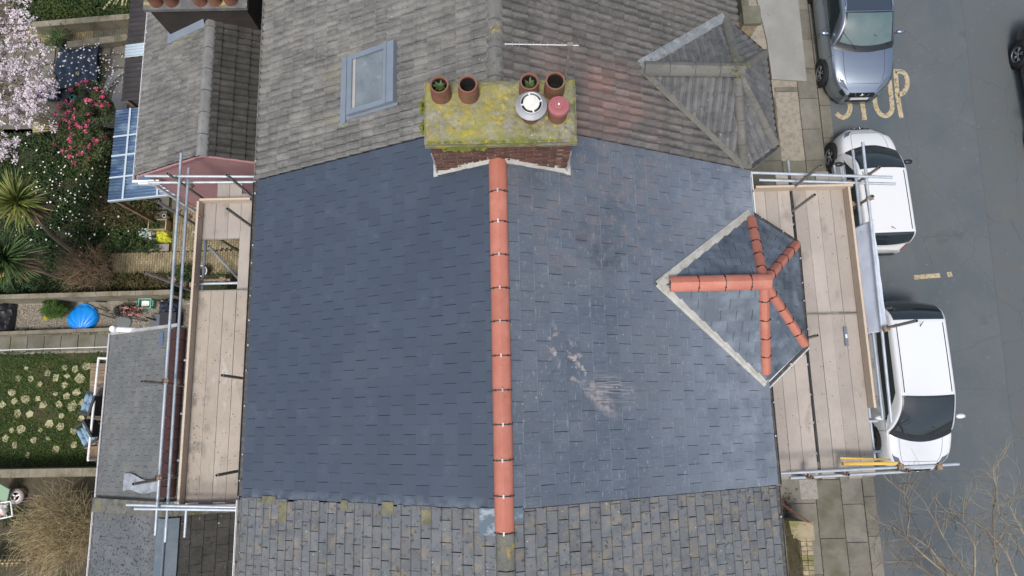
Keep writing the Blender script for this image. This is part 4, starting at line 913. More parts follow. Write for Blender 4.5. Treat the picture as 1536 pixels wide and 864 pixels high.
# -------- front scaffold
SR = thing('scaffold', 'front scaffold platform over the pavement with a long gap between its boards', 'scaffold', (5.5, 1.5, 0))
ZF = 5.75
xi = P(1188, 300, ZF).x-.03
cols = [(xi-.235*(3-i), xi-.235*(2-i)) for i in range(3)]+[(xi+.055+.235*i, xi+.055+.235*(i+1)) for i in range(4)]
xe = cols[-1][1]
yj = Y(1250, 470, ZF); yE = Y(1250, 716, ZF)
for i, (x0, x1) in enumerate(cols):
    top = [4.15, 4.15, 4.42, 4.42, 4.2, 4.43, 4.36][i]
    if i < 3:
        board(SR, x0, x1, yE+.1*(i % 2)-.02, (1.0 if i == 2 else yE+3.9), ZF, m_board)
        if i == 2: board(SR, x0, x1, 1.02, top, ZF, m_board)
        else: board(SR, x0, x1, yE+3.91, top, ZF, m_board)
    else:
        board(SR, x0, x1, yE-.03*(i % 2), yj, ZF, m_board); board(SR, x0, x1, yj+.006, top, ZF, m_board)
crumbs(170, cols[0][0], cols[-1][1], yE, 4.0, ZF, m_dk, SR, .0035); crumbs(70, cols[0][0], cols[-1][1], yE, 4.0, ZF, m_valley, SR, .004)
mb = MB(); mb.bb(xe+.004, xe+.045, Y(1300, 612, ZF), 4.05, ZF-.02, ZF+.205); part('toe_board', mb, m_toe, SR)
mb = MB(); mb.bb(cols[0][0], xe+.1, 4.055, 4.095, ZF+.002, ZF+.215); part('toe_board', mb, m_toe, SR)
XR = xe+.16
rl = [((1294, 213), (1337, 634), XR+.03), ((1279, 225), (1324, 628), XR)]
for (p0, p1, x) in rl:
    a, b = PX(*p0, x), PX(*p1, x); tube(SR, 'guard_rail', (x, a.y, a.z), (x, b.y, b.z))
for (px, py, x) in ((1375, 481, XR+.07), (1319, 251, XR+.07), (1309, 294, XR+.07), (1231, 248, xi+.03), (1222, 292, xi+.03), (1226, 503, xi+.03)):
    t = std(SR, px, py, x)
    if x > 6: coupler(SR, (XR+.05, t.y-.02, 6.25), .4); coupler(SR, (XR+.02, t.y-.02, 5.88), .4); coupler(SR, (xe+.07, t.y, 5.85))
t = Y(1235, 259, 6.3)
for (p0, p1, z) in (((1128, 259), (1338, 266), 6.35), ((1138, 270), (1343, 276), 5.95), ((1151, 711), (1438, 696), 6.3), ((1185, 717), (1364, 707), 5.95)):
    tube(SR, 'guard_rail', P(*p0, z), P(*p1, z))
for (p0, z) in (((1182, 241), 5.55), ((1251, 248), 5.55), ((1261, 252), 5.55)):
    a = P(*p0, z); tube(SR, 'ledger', (a.x, a.y, z), (a.x, -.9, z))
for px, py in ((1219, 717), (1273, 712), (1363, 707)):
    a = P(px, py, 6.2); tube(SR, 'standard', (a.x, a.y, 0 if a.x < 6 else .0), tuple(a), m_galvd); coupler(SR, (a.x, a.y+.05, 6.1))
for px in (1350, 1408): coupler(SR, P(px, 701, 6.33), 1.5)
for py in (322, 335, 370, 500, 545, 590, 632, 678):
    y = Y(1280, py, 5.6); tube(SR, 'transom', (4.3, y, 5.62), (XR+.05, y, 5.62))
# pale sheet hung from the outer rail
y0, y1 = Y(1315, 330, 6.2), Y(1322, 497, 6.2); mb = MB()
zt = PX(1310, 346, XR+.03).z-.03
mb.grid(lambda u, v: (XR+.075-.34*v+.02*math.sin(u*17)*v+.012*noise.noise((u*9, v*3, 0)), y0+(y1-y0)*u+(.10 if u < .5 else 0)*(-v)*(1-u*2), zt-.0-(.95)*v), 60, 12)
m_sheet = mat('pale_blue_sheeting', (.52, .58, .68), .6, [((.60, .65, .74), 2, .4, .65, .8), ((.40, .48, .62), 6, .56, .7, .5)])
sh = part('debris_sheet', mb, m_sheet, None, True); sd_ = sh.modifiers.new('thickness', 'SOLIDIFY'); sd_.thickness = .004
tag(sh, 'pale blue plastic sheet hung inside the outer rails of the front scaffold', 'sheet')
p = P(1268, 505, ZF); mb = MB(); mb.bb(p.x-.03, p.x+.03, p.y-.17, p.y+.17, ZF+.004, ZF+.035)
sp = thing('spirit_level', 'short grey-blue tool with a white centre lying on the front platform boards', 'tool', (p.x, p.y, ZF))
part('body', mb, mat('tool_grey', (.12, .15, .19), .45), sp); mb = MB(); mb.bb(p.x-.016, p.x+.016, p.y-.03, p.y+.04, ZF+.036, ZF+.042); part('centre_panel', mb, m_white_p, sp)
a, b = P(1264, 697, 6.0), P(1348, 699, 6.0); m_yel = mat('yellow_paint', (.62, .40, .06), .5, [((.62, .5, .22), 6, .5, .7, .6)])
ld = thing('yellow_pole', 'yellow painted ladder rails lying along the south guard rail of the front scaffold', 'ladder', tuple(a))
mb = MB(); mb.box((a+b)/2+Vector((0, .03, 0)), ((b-a).length, .05, .07), Matrix.Rotation(-.02, 3, 'Z')); part('rail', mb, m_yel, ld)
mb = MB(); mb.box((a+b)/2+Vector((-.1, .11, .01)), ((b-a).length*.9, .03, .07), Matrix.Rotation(-.05, 3, 'Z')); part('rail', mb, m_yel, ld)

# ================================================================== VEHICLES
def lerp(tab, f):
    for (a, va), (b, vb) in zip(tab, tab[1:]):
        if f <= b: t = (f-a)/(b-a); t = max(0, t); return va+(vb-va)*t
    return tab[-1][1]
def smooth(tab, f, e=.012): return sum(lerp(tab, min(1, max(0, f+e*k))) for k in (-2, -1, 0, 1, 2))/5
m_tyre = mat('tyre_rubber', (.018, .018, .018), .85); m_rim = mat('alloy_rim', (.4, .41, .42), .35, metal=.8)
m_cglass = mat('car_glass', (.018, .026, .03), .06, spec=.8); m_cglass2 = mat('car_glass_pale', (.075, .12, .125), .10, [((.11, .15, .15), 2, .4, .6, .7)], spec=.7)
m_trim = mat('black_trim', (.014, .016, .02), .35); m_lamp = mat('lamp_lens', (.09, .11, .13), .1, spec=.8); m_red = mat('tail_lens', (.35, .01, .02), .2)
m_chrome = mat('chrome', (.75, .77, .8), .15, metal=1.); m_plate = mat('plate', (.62, .62, .6), .5); m_gapm = mat('panel_gap', (.01, .01, .012), .8)
def car(label, x, y, rz, L, W, H, paint, roofm, zt, wt, cab, belt, roofw=.38, glass=None, rails=False, group=None, rear='plate', bumperm=None):
    """local frame: +x forward. cab = (rear glass foot, roof rear, roof front, screen foot) as fractions"""
    root = thing('parked_car', label, 'car', (x, y, 0), group, rz); MW = WM[root.name]
    def cp(name, mb, m, parent=root, smooth_=True, sharp=False):
        me = mb.mesh(name, m, smooth_)
        if sharp: me.set_sharp_from_angle(angle=R(40))
        return link(name, me, parent, MW)
    def B(f, k):      # body skin, k 0 (sill) .. 7 (bonnet centre), sign by side
        s = 1 if k >= 0 else -1; k = abs(k); w_ = smooth(wt, f)*W; z1 = smooth(zt, f)
        ring = [(w_*.90, .2), (w_*.985, .34), (w_, .56), (w_*.975, z1-.16), (w_*.93, z1-.05), (w_*.84, z1-.005), (w_*.45, z1+.02), (0, z1+.028)]
        i = min(int(k), 6); t = k-i; yy = ring[i][0]+(ring[i+1][0]-ring[i][0])*t; zz = ring[i][1]+(ring[i+1][1]-ring[i][1])*t
        xx = (f-.5)*L
        if f > .85: xx -= .28*((f-.85)/.15)*max(0, zz-.5)*1.0+.0
        if f < .1: xx += .10*((.1-f)/.1)*max(0, zz-.5)
        return Vector((xx, s*yy, zz))
    fs_ = [0, .004, .012, .025, .045]+[.07+.86*i/26 for i in range(27)]+[.955, .975, .988, .996, 1]
    ks = [-.0001]+[-k for k in (1, 2, 3, 3.5, 4, 4.5, 5, 5.5, 6, 6.5)]+[7]+[6.5, 6, 5.5, 5, 4.5, 4, 3.5, 3, 2, 1, 0]
    mb = MB(); vs = [B(f, k) for f in fs_ for k in ks]; n = len(ks)
    mb.add(vs, [(i*n+j, i*n+j+1, (i+1)*n+j+1, (i+1)*n+j)[::-1] for i in range(len(fs_)-1) for j in range(n-1)])
    mb.add([B(0, k) for k in ks], [tuple(range(n))[::-1]]); mb.add([B(1, k) for k in ks], [tuple(range(n))])
    mb.add([B(.02, 0), B(.98, 0), B(.98, -.0001), B(.02, -.0001)], [(0, 1, 2, 3)])
    body = cp('body', mb, paint, sharp=True)
    r0, r1, r2, r3 = cab
    def C(f, k):      # cabin skin, k 0 (belt) .. 6 (roof centre)
        s = 1 if k >= 0 else -1; k = abs(k)
        zb = smooth(zt, min(max(f, r0), r3))-.02
        hh = lerp([(r0, 0.0), (r1, 1), (r2, 1), (r3, 0.0)], f); hh = math.sin(min(1, max(0, hh))*math.pi/2)**.85 if hh < 1 else 1
        zr = zb+(H-.03-zb)*hh*(1-.05*((f-(r1+r2)/2)/(r2-r1))**2)
        wb = smooth(wt, f)*W*.945; wr = roofw*W*(1-.10*max(0, (f-r2)/(r3-r2)) if f > r2 else 1); wr = wb+(wr-wb)*min(1, hh*1.0+.0)
        dz = zr-zb
        ring = [(wb, zb), (wb-.01, zb+.06*dz), (wb+(wr-wb)*.8, zb+.80*dz), (wb+(wr-wb)*1.02, zb+.93*dz), (wr*.9, zb+.985*dz), (wr*.5, zr+.012*hh), (0, zr+.02*hh)]
        i = min(int(k), 5); t = k-i; yy = ring[i][0]+(ring[i+1][0]-ring[i][0])*t; zz = ring[i][1]+(ring[i+1][1]-ring[i][1])*t
        bow = 1-(yy/(wb+.001))**2
        xx = (f-.5)*L+(.22*bow*(max(0, (f-r2)/(r3-r2))**.6 if f > r2 else 0))-(.08*bow*(max(0, (r1-f)/(r1-r0)) if f < r1 else 0))
        return Vector((xx, s*yy, zz))
    cf = steps(r0, r1, 8)+steps(r1, r2, 12)[1:]+steps(r2, r3, 12)[1:]; ck = [-.0001, -1, -1.5, -2, -2.5, -3, -3.5, -4, -4.5, -5, -5.5, 6, 5.5, 5, 4.5, 4, 3.5, 3, 2.5, 2, 1.5, 1, 0]
    n = len(ck); mb = MB(); mb.add([C(f, k) for f in cf for k in ck], [(i*n+j, i*n+j+1, (i+1)*n+j+1, (i+1)*n+j)[::-1] for i in range(len(cf)-1) for j in range(n-1)])
    cabin = cp('cabin', mb, paint)
    def patch(name, S_, f0, f1, k0, k1, m, off, nu=10, nv=8, parent=body, trim=None):
        mb = MB(); g = []
        for j in range(nv+1):
            for i in range(nu+1):
                u, v = i/nu, j/nv; ff = f0+(f1-f0)*u; kk = k0+(k1-k0)*v
                if trim: ff, kk = trim(u, v, ff, kk)
                p = S_(ff, kk); e = .004; pu = S_(ff+e, kk)-S_(ff-e, kk); q = S_(ff, kk*1.01+.01 if abs(kk) < 5.9 else kk*.98)-p
                if abs(kk) >= 5.9: q = -q
                nn = pu.cross(q)
                if nn.length < 1e-9: nn = Vector((0, 0, 1))
                nn.normalize()
                c = Vector((p.x*.15, p.y*.3, .7)); 
                if nn.dot(p-c) < 0: nn = -nn
                g.append(p+nn*off)
        mb.add(g, [(j*(nu+1)+i, j*(nu+1)+i+1, (j+1)*(nu+1)+i+1, (j+1)*(nu+1)+i) for j in range(nv) for i in range(nu)]); return cp(name, mb, m, parent)
    def arcS(S_, kmax):   # sweep q -1..1 across the car over the centre line
        return lambda f, q: S_(f, math.copysign(6-(6-kmax)*abs(q), q) if q else 6)
    def top_patch(name, f0, f1, kmax, m, off, nu=10, nv=16, parent=root):
        mb = MB(); g = []
        for j in range(nv+1):
            q = -1+2*j/nv
            for i in range(nu+1):
                f = f0+(f1-f0)*i/nu; k = 6-(6-kmax)*abs(q); p = C(f, k if q >= 0 else -k); g.append(p+Vector((off*.5*(1 if f > r2 else (-1 if f < r1 else 0)), 0, off)))
        mb.add(g, [(j*(nu+1)+i, j*(nu+1)+i+1, (j+1)*(nu+1)+i+1, (j+1)*(nu+1)+i) for j in range(nv) for i in range(nu)]); return cp(name, mb, m, parent)
    gl_ = glass or m_cglass
    top_patch('windscreen_surround', r2+.012, r3+.012, 3.6, m_trim, .006); ws = top_patch('windscreen', r2+.018, r3-.022, 4.05, gl_, .014)
    top_patch('rear_window', r0+.004, r1-.008, 3.8, m_cglass, .012)
    top_patch('roof', r1+.002, r2+.008, 4.0, roofm, .006)
    for s in (1, -1):
        def tr(u, v, ff, kk): return ff, kk
        mb = MB(); g = []
        for j in range(5):
            for i in range(19):
                u, v = i/18, j/4; fa = r0+(r1-r0)*(.35+.55*v)+.03; fb = r3-(r3-r2)*(.12+.78*v)-.02; p = C(fa+(fb-fa)*u, s*(1.02+.93*v)); g.append(p+Vector((0, s*.010, .004)))
        mb.add(g, [(j*19+i, j*19+i+1, (j+1)*19+i+1, (j+1)*19+i) for j in range(4) for i in range(18)]); cp('side_window', mb, m_cglass, root)
        # wheels with arches
        for wx in (-.295*L, .305*L):
            f = wx/L+.5; wy = s*(smooth(wt, f)*W+.004); mb = MB(); c = Vector((wx, wy, .33)); Q = Matrix.Rotation(-s*math.pi/2, 3, 'X')
            mb.lathe(c, [(.40, -.03), (.40, .008), (.001, .008)], 28, 0, Q); ar = cp('wheel_arch', mb, m_gapm, root)
            mb = MB(); mb.lathe(c, [(.2, .012), (.22, .03), (.3, .034), (.325, .02), (.33, -.02), (.33, -.2)], 28, 0, Q); wh = cp('wheel', mb, m_tyre, root, sharp=True)
            mb = MB(); mb.lathe(c, [(.215, .03), (.205, .012), (.19, .01)], 28, 0, Q); mb.lathe(c, [(.05, .012), (.05, .026), (.001, .03)], 14, 0, Q)
            for k in range(5):
                for d in (-.16, .16):
                    a = 2*math.pi*k/5+d; mb.box(c+Q @ Vector((math.cos(a)*.125, math.sin(a)*.125, .018)), (.16, .022, .014), Q @ Matrix.Rotation(a, 3, 'Z'))
            cp('rim', mb, m_rim, wh)
        # mirror
        m0 = C(r3-.07, s*1.0); mb = MB(); mb.tube(m0, m0+Vector((-.02, s*.09, .03)), .022, 6); c = m0+Vector((-.03, s*.18, .05))
        mb.lathe(c, [(.001, -.09), (.05, -.075), (.075, -.03), (.08, .02), (.06, .065), (.001, .085)], 14, 1, Matrix.Scale(1, 3) @ Matrix.Rotation(math.pi/2, 3, 'X') @ Matrix.Diagonal((.8, .8, 1.35)))
        cp('mirror', mb, [m_trim, m_trim if L < 3.6 else paint], root)
        patch('headlight', B, .93, .985, s*4.7, s*5.35, m_lamp, .006, trim=lambda u, v, ff, kk: (ff-.035*v*(1-u)*0+.0-.03*(1-v), kk))
        patch('taillight', B, .002, .035, s*3.0, s*4.6, m_red, .006)
        # shut lines on the flank and door handles
        for fl_ in (.34, .56, .76):
            cp('panel_gap', MB().path([B(fl_, s*k)+Vector((0, s*.002, 0)) for k in (.6, 1, 2, 3, 3.6, 4, 4.6)], .004, 4), m_gapm)
        for fl_ in (.38, .60):
            p = B(fl_, s*3.3); cp('door_handle', MB().box(p+Vector((0, s*.012, 0)), (.16, .025, .03)), paint, root, False)
        cp('panel_gap', MB().path([B(f, s*5.55)+Vector((0, 0, .002)) for f in steps(r3+.03, .955, 8)], .004, 4), m_gapm)
        if rails:
            cp('roof_rail', MB().path([C(f, s*3.9)+Vector((0, 0, .035)) for f in steps(r1+.01, r2-.01, 9)], .016, 6), m_chrome if rails == 'chrome' else m_trim)
        elif rails is False: cp('roof_seam', MB().path([C(f, s*4.15)+Vector((0, 0, .006)) for f in steps(r1+.01, r2, 9)], .012, 4), m_gapm)
    cp('panel_gap', MB().path([B(.955, k)+Vector((0, 0, .003)) for k in (-5.55, -6, -6.5, 7, 6.5, 6, 5.55)], .004, 4), m_gapm)
    patch('grille', B, .972, .996, -4.3, -3.1, m_trim, .006); 
    mb = MB(); w4 = smooth(wt, .985)*W
    g = []
    def face(name, zc, hh_, wd, m, ff=1.0, off=.012, n=8):
        mb = MB(); g = []; xe_ = [B(ff, k).x for k in (3.5,)][0]
        for j in (0, 1):
            for i in range(n+1):
                yy = (-1+2*i/n)*wd; z = zc+(j-.5)*hh_; x_ = (.5 if ff > .5 else -.5)*L-(.28*max(0, z-.5) if ff > .5 else -.10*max(0, z-.5)); x_ += (off if ff > .5 else -off)
                g.append(Vector((x_, yy, z)))
        mb.add(g, [(i, i+1, n+2+i, n+1+i) for i in range(n)]); return cp(name, mb, m, root, False)
    wn = W*lerp(wt, 1.0)
    face('grille', .64, .16, wn*.95, m_trim); face('lower_grille', .36, .12, wn*.9, m_trim); face('number_plate', .50, .105, .25, m_plate, off=.018)
    for ss in (-1, 1):
        mb = MB(); mb.tube(Vector((L/2-.28*.2+.022, ss*.20, .71)), Vector((L/2-.28*.06+.024, ss*.11, .57)), .012, 6); cp('grille_bar', mb, m_chrome)
    mb = MB(); mb.lathe((L/2-.28*.16+.028, 0, .66), [(.06, 0), (.058, .012), (.045, .014), (.04, .006), (.001, .006)], 20, 0, Matrix.Rotation(math.pi/2, 3, 'Y')); mb.box((L/2-.28*.16+.036, 0, .66), (.012, .15, .022)); cp('emblem', mb, m_chrome)
    face('number_plate', .72, .11, .26, m_plate, 0., .012); face('rear_bumper', .42, .2, W*lerp(wt, 0)*.98, bumperm or paint, 0., .03)
    # wipers and antenna
    for yy in (-.12, .42):
        p = C(r3-.01, 4.2 if yy > 0 else -5.4); q = C(r3-.06, 5.6 if yy > 0 else -3.9); cp('wiper', MB().tube(p+Vector((.02, 0, .022)), q+Vector((.0, 0, .026)), .009, 5), m_trim)
    p = C(r1+.03, 6); cp('aerial', MB().tube(p, p+Vector((-.10, 0, .16 if rails != 'chrome' else .05)), .012, 5, .006), m_trim)
    # plastic scuttle
    return root
p_white = mat('white_car_paint', (.62, .64, .66), .22, coat=.6); p_white2 = mat('white_van_paint', (.60, .61, .61), .3, coat=.4)
p_silver = mat('dark_silver_paint', (.31, .36, .42), .30, metal=.9, coat=.3); p_dark = mat('dark_maroon_paint', (.03, .01, .014), .25, coat=.6)
p_roof = mat('blue_black_roof', (.03, .043, .06), .3, coat=.4)
WT = [(0, .31), (.008, .38), (.03, .445), (.1, .485), (.3, .5), (.7, .5), (.84, .485), (.92, .45), (.96, .395), (.985, .31), (1, .20)]
ZT1 = [(0, .66), (.01, .82), (.03, .96), (.1, 1.02), (.5, 1.0), (.7, 1.02), (.78, .99), (.9, .90), (.96, .82), (.985, .74), (1, .60)]
car('dark silver crossover parked on the STOP lettering with a pale reflecting bonnet', 9.74, 10.6, -math.pi/2, 4.38, 1.82, 1.58, p_silver, p_roof, ZT1, WT, (.02, .10, .53, .70), 1, .375, glass=m_cglass2, rails='chrome')
car('white compact SUV below the front scaffold with dark roof seams and black rear glass', 9.94, .56, -math.pi/2, 4.2, 1.73, 1.58, p_white, p_white, ZT1, WT, (.01, .14, .545, .76), 1, .39, rails=False, bumperm=m_trim)
ZT2 = [(0, .6), (.01, .78), (.03, .95), (.1, 1.0), (.6, .98), (.75, 1.0), (.82, .97), (.92, .88), (.97, .80), (.99, .7), (1, .56)]
WT2 = [(0, .36), (.008, .42), (.03, .465), (.1, .49), (.3, .5), (.72, .5), (.84, .475), (.92, .43), (.96, .37), (.985, .28), (1, .17)]
car('small white hatchback with dark bumper parked nose first beyond the front scaffold', 9.62, 5.75, math.pi/2+R(1), 3.45, 1.56, 1.45, p_white2, p_white2, ZT2, WT2, (.045, .105, .565, .745), 1, .40, rails=False, bumperm=m_trim)
car('dark maroon car on the far side of the road with alloy wheels', 15.36, 8.42, -math.pi/2, 4.4, 1.8, 1.5, p_dark, p_dark, ZT1, WT, (.02, .14, .52, .75), 1, .38)

# ================================================================== REAR GARDENS
random.seed(99)
def leafpoly(mb, c, d, wd, bend=.25, mi=0):
    d = Vector(d); l = d.length; s = d.cross(Vector((random.gauss(0, .4), random.gauss(0, .4), 1)))
    if s.length < 1e-6: s = Vector((1, 0, 0))
    s = s.normalized()*wd/2; c = Vector(c); m = c+d*.5+Vector((0, 0, l*bend*.3)); e = c+d-Vector((0, 0, l*bend*.3))
    mb.add([c, m+s, e, m-s], [(0, 1, 2, 3)], mi)
def rdir(up=.3):
    v = Vector((random.gauss(0, 1), random.gauss(0, 1), random.gauss(up, .7))); return v.normalized()
def inball(c, rad, shell=.0):
    while True:
        v = Vector((random.uniform(-1, 1), random.uniform(-1, 1), random.uniform(-1, 1)))
        if shell <= v.length <= 1: return Vector(c)+Vector((v.x*rad[0], v.y*rad[1], v.z*rad[2]))
def clumps(mb, c, rad, nc, nl, cr, size, asp=.5, up=.4, mi=0, shell=.4):
    for _ in range(nc):
        cc = inball(c, rad, shell); q = random.uniform(.6, 1.3)
        for _ in range(nl):
            p = inball(cc, (cr*q, cr*q, cr*q*.7)); leafpoly(mb, p, rdir(up)*size*random.uniform(.6, 1.3), size*asp, mi=mi)
def limb(mb, p, d, l, r, depth, spread=.6, up=.15, n=3, seg=4, kids=3):
    pts = [Vector(p)]; d = Vector(d).normalized()
    for i in range(seg):
        d = (d+Vector((random.gauss(0, .18), random.gauss(0, .18), random.gauss(up*.3, .12)))).normalized(); pts.append(pts[-1]+d*l/seg)
    mb.path(pts, r, 5 if r > .012 else 3, 0, r*.55)
    tips = [pts[-1]]
    if depth:
        for k in range(kids):
            i = random.randint(1, seg); q = pts[i]
            dd = (d+Vector((random.gauss(0, spread), random.gauss(0, spread), random.gauss(up, spread*.6)))).normalized()
            tips += limb(mb, q, dd, l*random.uniform(.5, .8), r*.55, depth-1, spread, up, n, seg, kids)
    return tips
def poly_sheet(name, pxs, m, z=.0, th=.1, k='structure'):
    mb = MB(); mb.prism([(P(a, b, z).x, P(a, b, z).y, z-th) for a, b in pxs][::-1], (0, 0, th)); return kind(part(name, mb, m), k)
# sheets
poly_sheet('lawn', [(-80, 531), (152, 524), (152, 716), (-80, 712)], m_lawn, .0)
gravel = poly_sheet('gravel_yard', [(-80, 452), (330, 445), (330, 500), (-80, 502)], m_gravel, .0)
poly_sheet('garden_bed', [(-80, 195), (330, 190), (330, 448), (-80, 450)], mat('bed_soil', (.035, .035, .018), 1, [((.02, .04, .01), 2, .4, .65, .8), ((.07, .055, .035), 4, .55, .7, .6)], bump=.02, bs=20), .0)
patio = poly_sheet('patio', [(-80, 60), (208, 52), (208, 196), (-80, 202)], m_slabg, .0)
def walling(label, a, b, wd, h, m, cap=None, z0=-.05, name='garden_wall'):
    a, b = Vector((*P(a[0], a[1], h)[:2], 0)), Vector((*P(b[0], b[1], h)[:2], 0)); d = (b-a); n = Vector((-d.y, d.x, 0)).normalized()*wd/2
    t = thing(name, label, 'wall', tuple((a+b)/2)); mb = MB(); mb.prism([a+n*.9+Vector((0, 0, z0)), a-n*.9+Vector((0, 0, z0)), b-n*.9+Vector((0, 0, z0)), b+n*.9+Vector((0, 0, z0))][::-1], (0, 0, h-z0-.04)); part('wall_body', mb, m, t)
    k = max(1, round(d.length/.45))
    for i in range(k):
        p0, p1 = a+d*(i/k)+d.normalized()*.003, a+d*((i+1)/k)-d.normalized()*.003; z = Vector((0, 0, h-.04+random.uniform(-.003, .003))); mb = MB()
        mb.prism([p0+n+z, p0-n+z, p1-n+z, p1+n+z][::-1], (0, 0, .04)); part('coping_stone', mb, cap or m, t)
    return t
walling('pale rendered wall with mossy coping above the gravel yard and blue sandpit', (-90, 448), (256, 438), .12, .75, m_gcoping)
walling('low kerb wall between the gravel yard and the slab path', (-90, 503), (166, 494), .09, .25, m_gcoping)
walling('wide weathered wall between the stepping-stone lawn and the straw-coloured bush', (-90, 712), (150, 708), .2, .75, m_gcoping)
walling('pale low garden wall above the narrow brick path at the top', (48, 37), (198, 24), .17, .45, m_gcoping)
walling('mossy low wall below the narrow brick path beside the black tarpaulin', (100, 67), (196, 55), .2, .3, m_gcoping)
# slab path with single slabs
path = poly_sheet('slab_path', [(-80, 506), (168, 500), (168, 528), (-80, 534)], m_mortar, .01)
a = P(-60, 519, .02); b = P(168, 513, .02); n = 9
for i in range(n):
    p0, p1 = a+(b-a)*(i/n), a+(b-a)*((i+1)/n); mb = MB(); mb.prism([(p0.x+.008, p0.y-.21, .012), (p1.x-.008, p1.y-.21, .012), (p1.x-.008, p1.y+.21, .012), (p0.x+.008, p0.y+.21, .012)], (0, 0, .03+random.uniform(-.004, .004))); part('paving_slab', mb, m_slabg, path)
for (x0, y0, x1, y1) in ((40, 70, 62, 98), (63, 69, 85, 97), (40, 99, 62, 128), (63, 98, 84, 127), (170, 64, 192, 82), (168, 83, 190, 102), (166, 103, 188, 122), (120, 66, 142, 84), (143, 66, 168, 84), (10, 74, 39, 100)):
    a, b = P(x0, y1, .01), P(x1, y0, .01); mb = MB(); mb.bb(a.x+.01, b.x-.01, a.y+.01, b.y-.01, .004, .035+random.uniform(-.005, .005)); part('paving_slab', mb, m_slab, patio)
# brick paths: laid as one mass of small setts
def setts(name, poly, label, bl=.13, bw_=.065, m=m_setts, ang=0.):
    mb = MB(); q = [P(a, b, .02) for a, b in poly]; cx = sum(p.x for p in q)/len(q); cy = sum(p.y for p in q)/len(q); pl = ccw([(p.x, p.y) for p in q])
    x = min(p[0] for p in pl); i = 0
    while x < max(p[0] for p in pl):
        y = min(p[1] for p in pl)+(bl/2 if i % 2 else 0)-bl
        while y < max(p[1] for p in pl):
            c = clip([(x+.004, y+.004), (x+bw_-.004, y+.004), (x+bw_-.004, y+bl-.004), (x+.004, y+bl-.004)], pl)
            if len(c) > 2 and area(c) > .002:
                dz = random.uniform(-.003, .003); k = len(c); vs = [(a, b, .004) for a, b in c]+[(a, b, .035+dz) for a, b in c]
                mb.add(vs, [tuple(range(k, 2*k))]+[(j, (j+1) % k, k+(j+1) % k, k+j) for j in range(k)])
            y += bl
        x += bw_; i += 1
    o = part(name, mb, m); kind(o, 'stuff'); return o
setts('brick_path', [(165, 380), (384, 374), (384, 411), (165, 410)], '')
setts('brick_path', [(262, 300), (384, 298), (384, 372), (258, 377)], '')
setts('brick_path', [(40, 42), (140, 36), (140, 60), (40, 66)], '', m=m_setts)
setts('brick_path', [(140, 36), (198, 31), (198, 56), (140, 60)], '', m=m_slabg)
# grass and ground cover
def cover(name, boxes, n, size, m, z0=0., up=.9, hi=.12, petals=0, asp=.35):
    mb = MB(); W_ = [abs((b[2]-b[0])*(b[3]-b[1])) for b in boxes]
    for _ in range(n):
        b = random.choices(boxes, W_)[0]; px, py = random.uniform(b[0], b[2]), random.uniform(b[1], b[3]); p = P(px, py, z0+.01)
        if noise.noise((p.x*1.3, p.y*1.3, 3.)) < -.28 and random.random() < .8: continue
        p.z = z0+random.uniform(0, hi); leafpoly(mb, p, rdir(up)*size*random.uniform(.6, 1.4), size*asp)
    return kind(part(name, mb, m), 'stuff')
cover('grass', [(-40, 534, 146, 708)], 15000, .07, leafmat('grass_blade', (.045, .09, .01), (.085, .13, .018)), up=1.2, hi=.045, asp=.2)
cover('undergrowth', [(-40, 205, 170, 345), (60, 300, 240, 378), (-40, 345, 170, 445)], 15000, .11, m_leaf_d, hi=.25)
cover('undergrowth', [(-40, 205, 170, 330), (100, 300, 235, 375), (150, 412, 285, 442)], 7000, .10, m_leaf_m, hi=.3)
cover('undergrowth', [(150, 300, 240, 345), (160, 415, 285, 440)], 4000, .11, m_leaf_o, hi=.3)
cover('rough_grass', [(20, -30, 200, 30)], 12000, .12, m_leaf_m, hi=.12)
cover('weeds', [(140, 85, 160, 125), (0, 62, 100, 70), (0, 494, 170, 500), (-40, 528, 160, 536), (0, 700, 150, 712), (0, 445, 330, 452), (0, 760, 40, 820)], 2600, .08, m_leaf_m, hi=.06)
mb = MB()
def petal(px, py, z=.3, s=.028, f=None):
    p = f or P(px, py, z); a = random.uniform(0, 6.3); d = Vector((math.cos(a), math.sin(a), random.uniform(-.2, .2)))*s*random.uniform(.6, 1.5); e = Vector((-d.y, d.x, random.uniform(-.01, .01)))*.5
    mb.add([p, p+d*.6+e, p+d*1.2, p+d*.6-e], [(0, 1, 2, 3)])
for _ in range(170): petal(random.gauss(100, 40), random.gauss(290, 50), .34, .04)
for _ in range(200): petal(*((q := (random.uniform(60, 185), random.uniform(66, 138)))), .34 if 84 < q[0] < 150 else .1, .04)
for _ in range(60): petal(random.uniform(130, 195), random.uniform(90, 130), .05)
for _ in range(50): petal(random.uniform(-20, 120), random.uniform(62, 200), .06)
kind(part('fallen_petals', mb, m_petal), 'stuff')
# gravel stones
mb = MB()
for _ in range(5200):
    p = P(random.uniform(-40, 300), random.uniform(458, 496), .005); s = random.uniform(.01, .024); a = random.uniform(0, 6)
    mb.add([p+Vector((math.cos(a+k*2.1)*s, math.sin(a+k*2.1)*s, 0)) for k in range(3)]+[p+Vector((0, 0, s*.8))], [(0, 1, 3), (1, 2, 3), (2, 0, 3)])
kind(part('gravel_stones', mb, m_gravel), 'stuff')
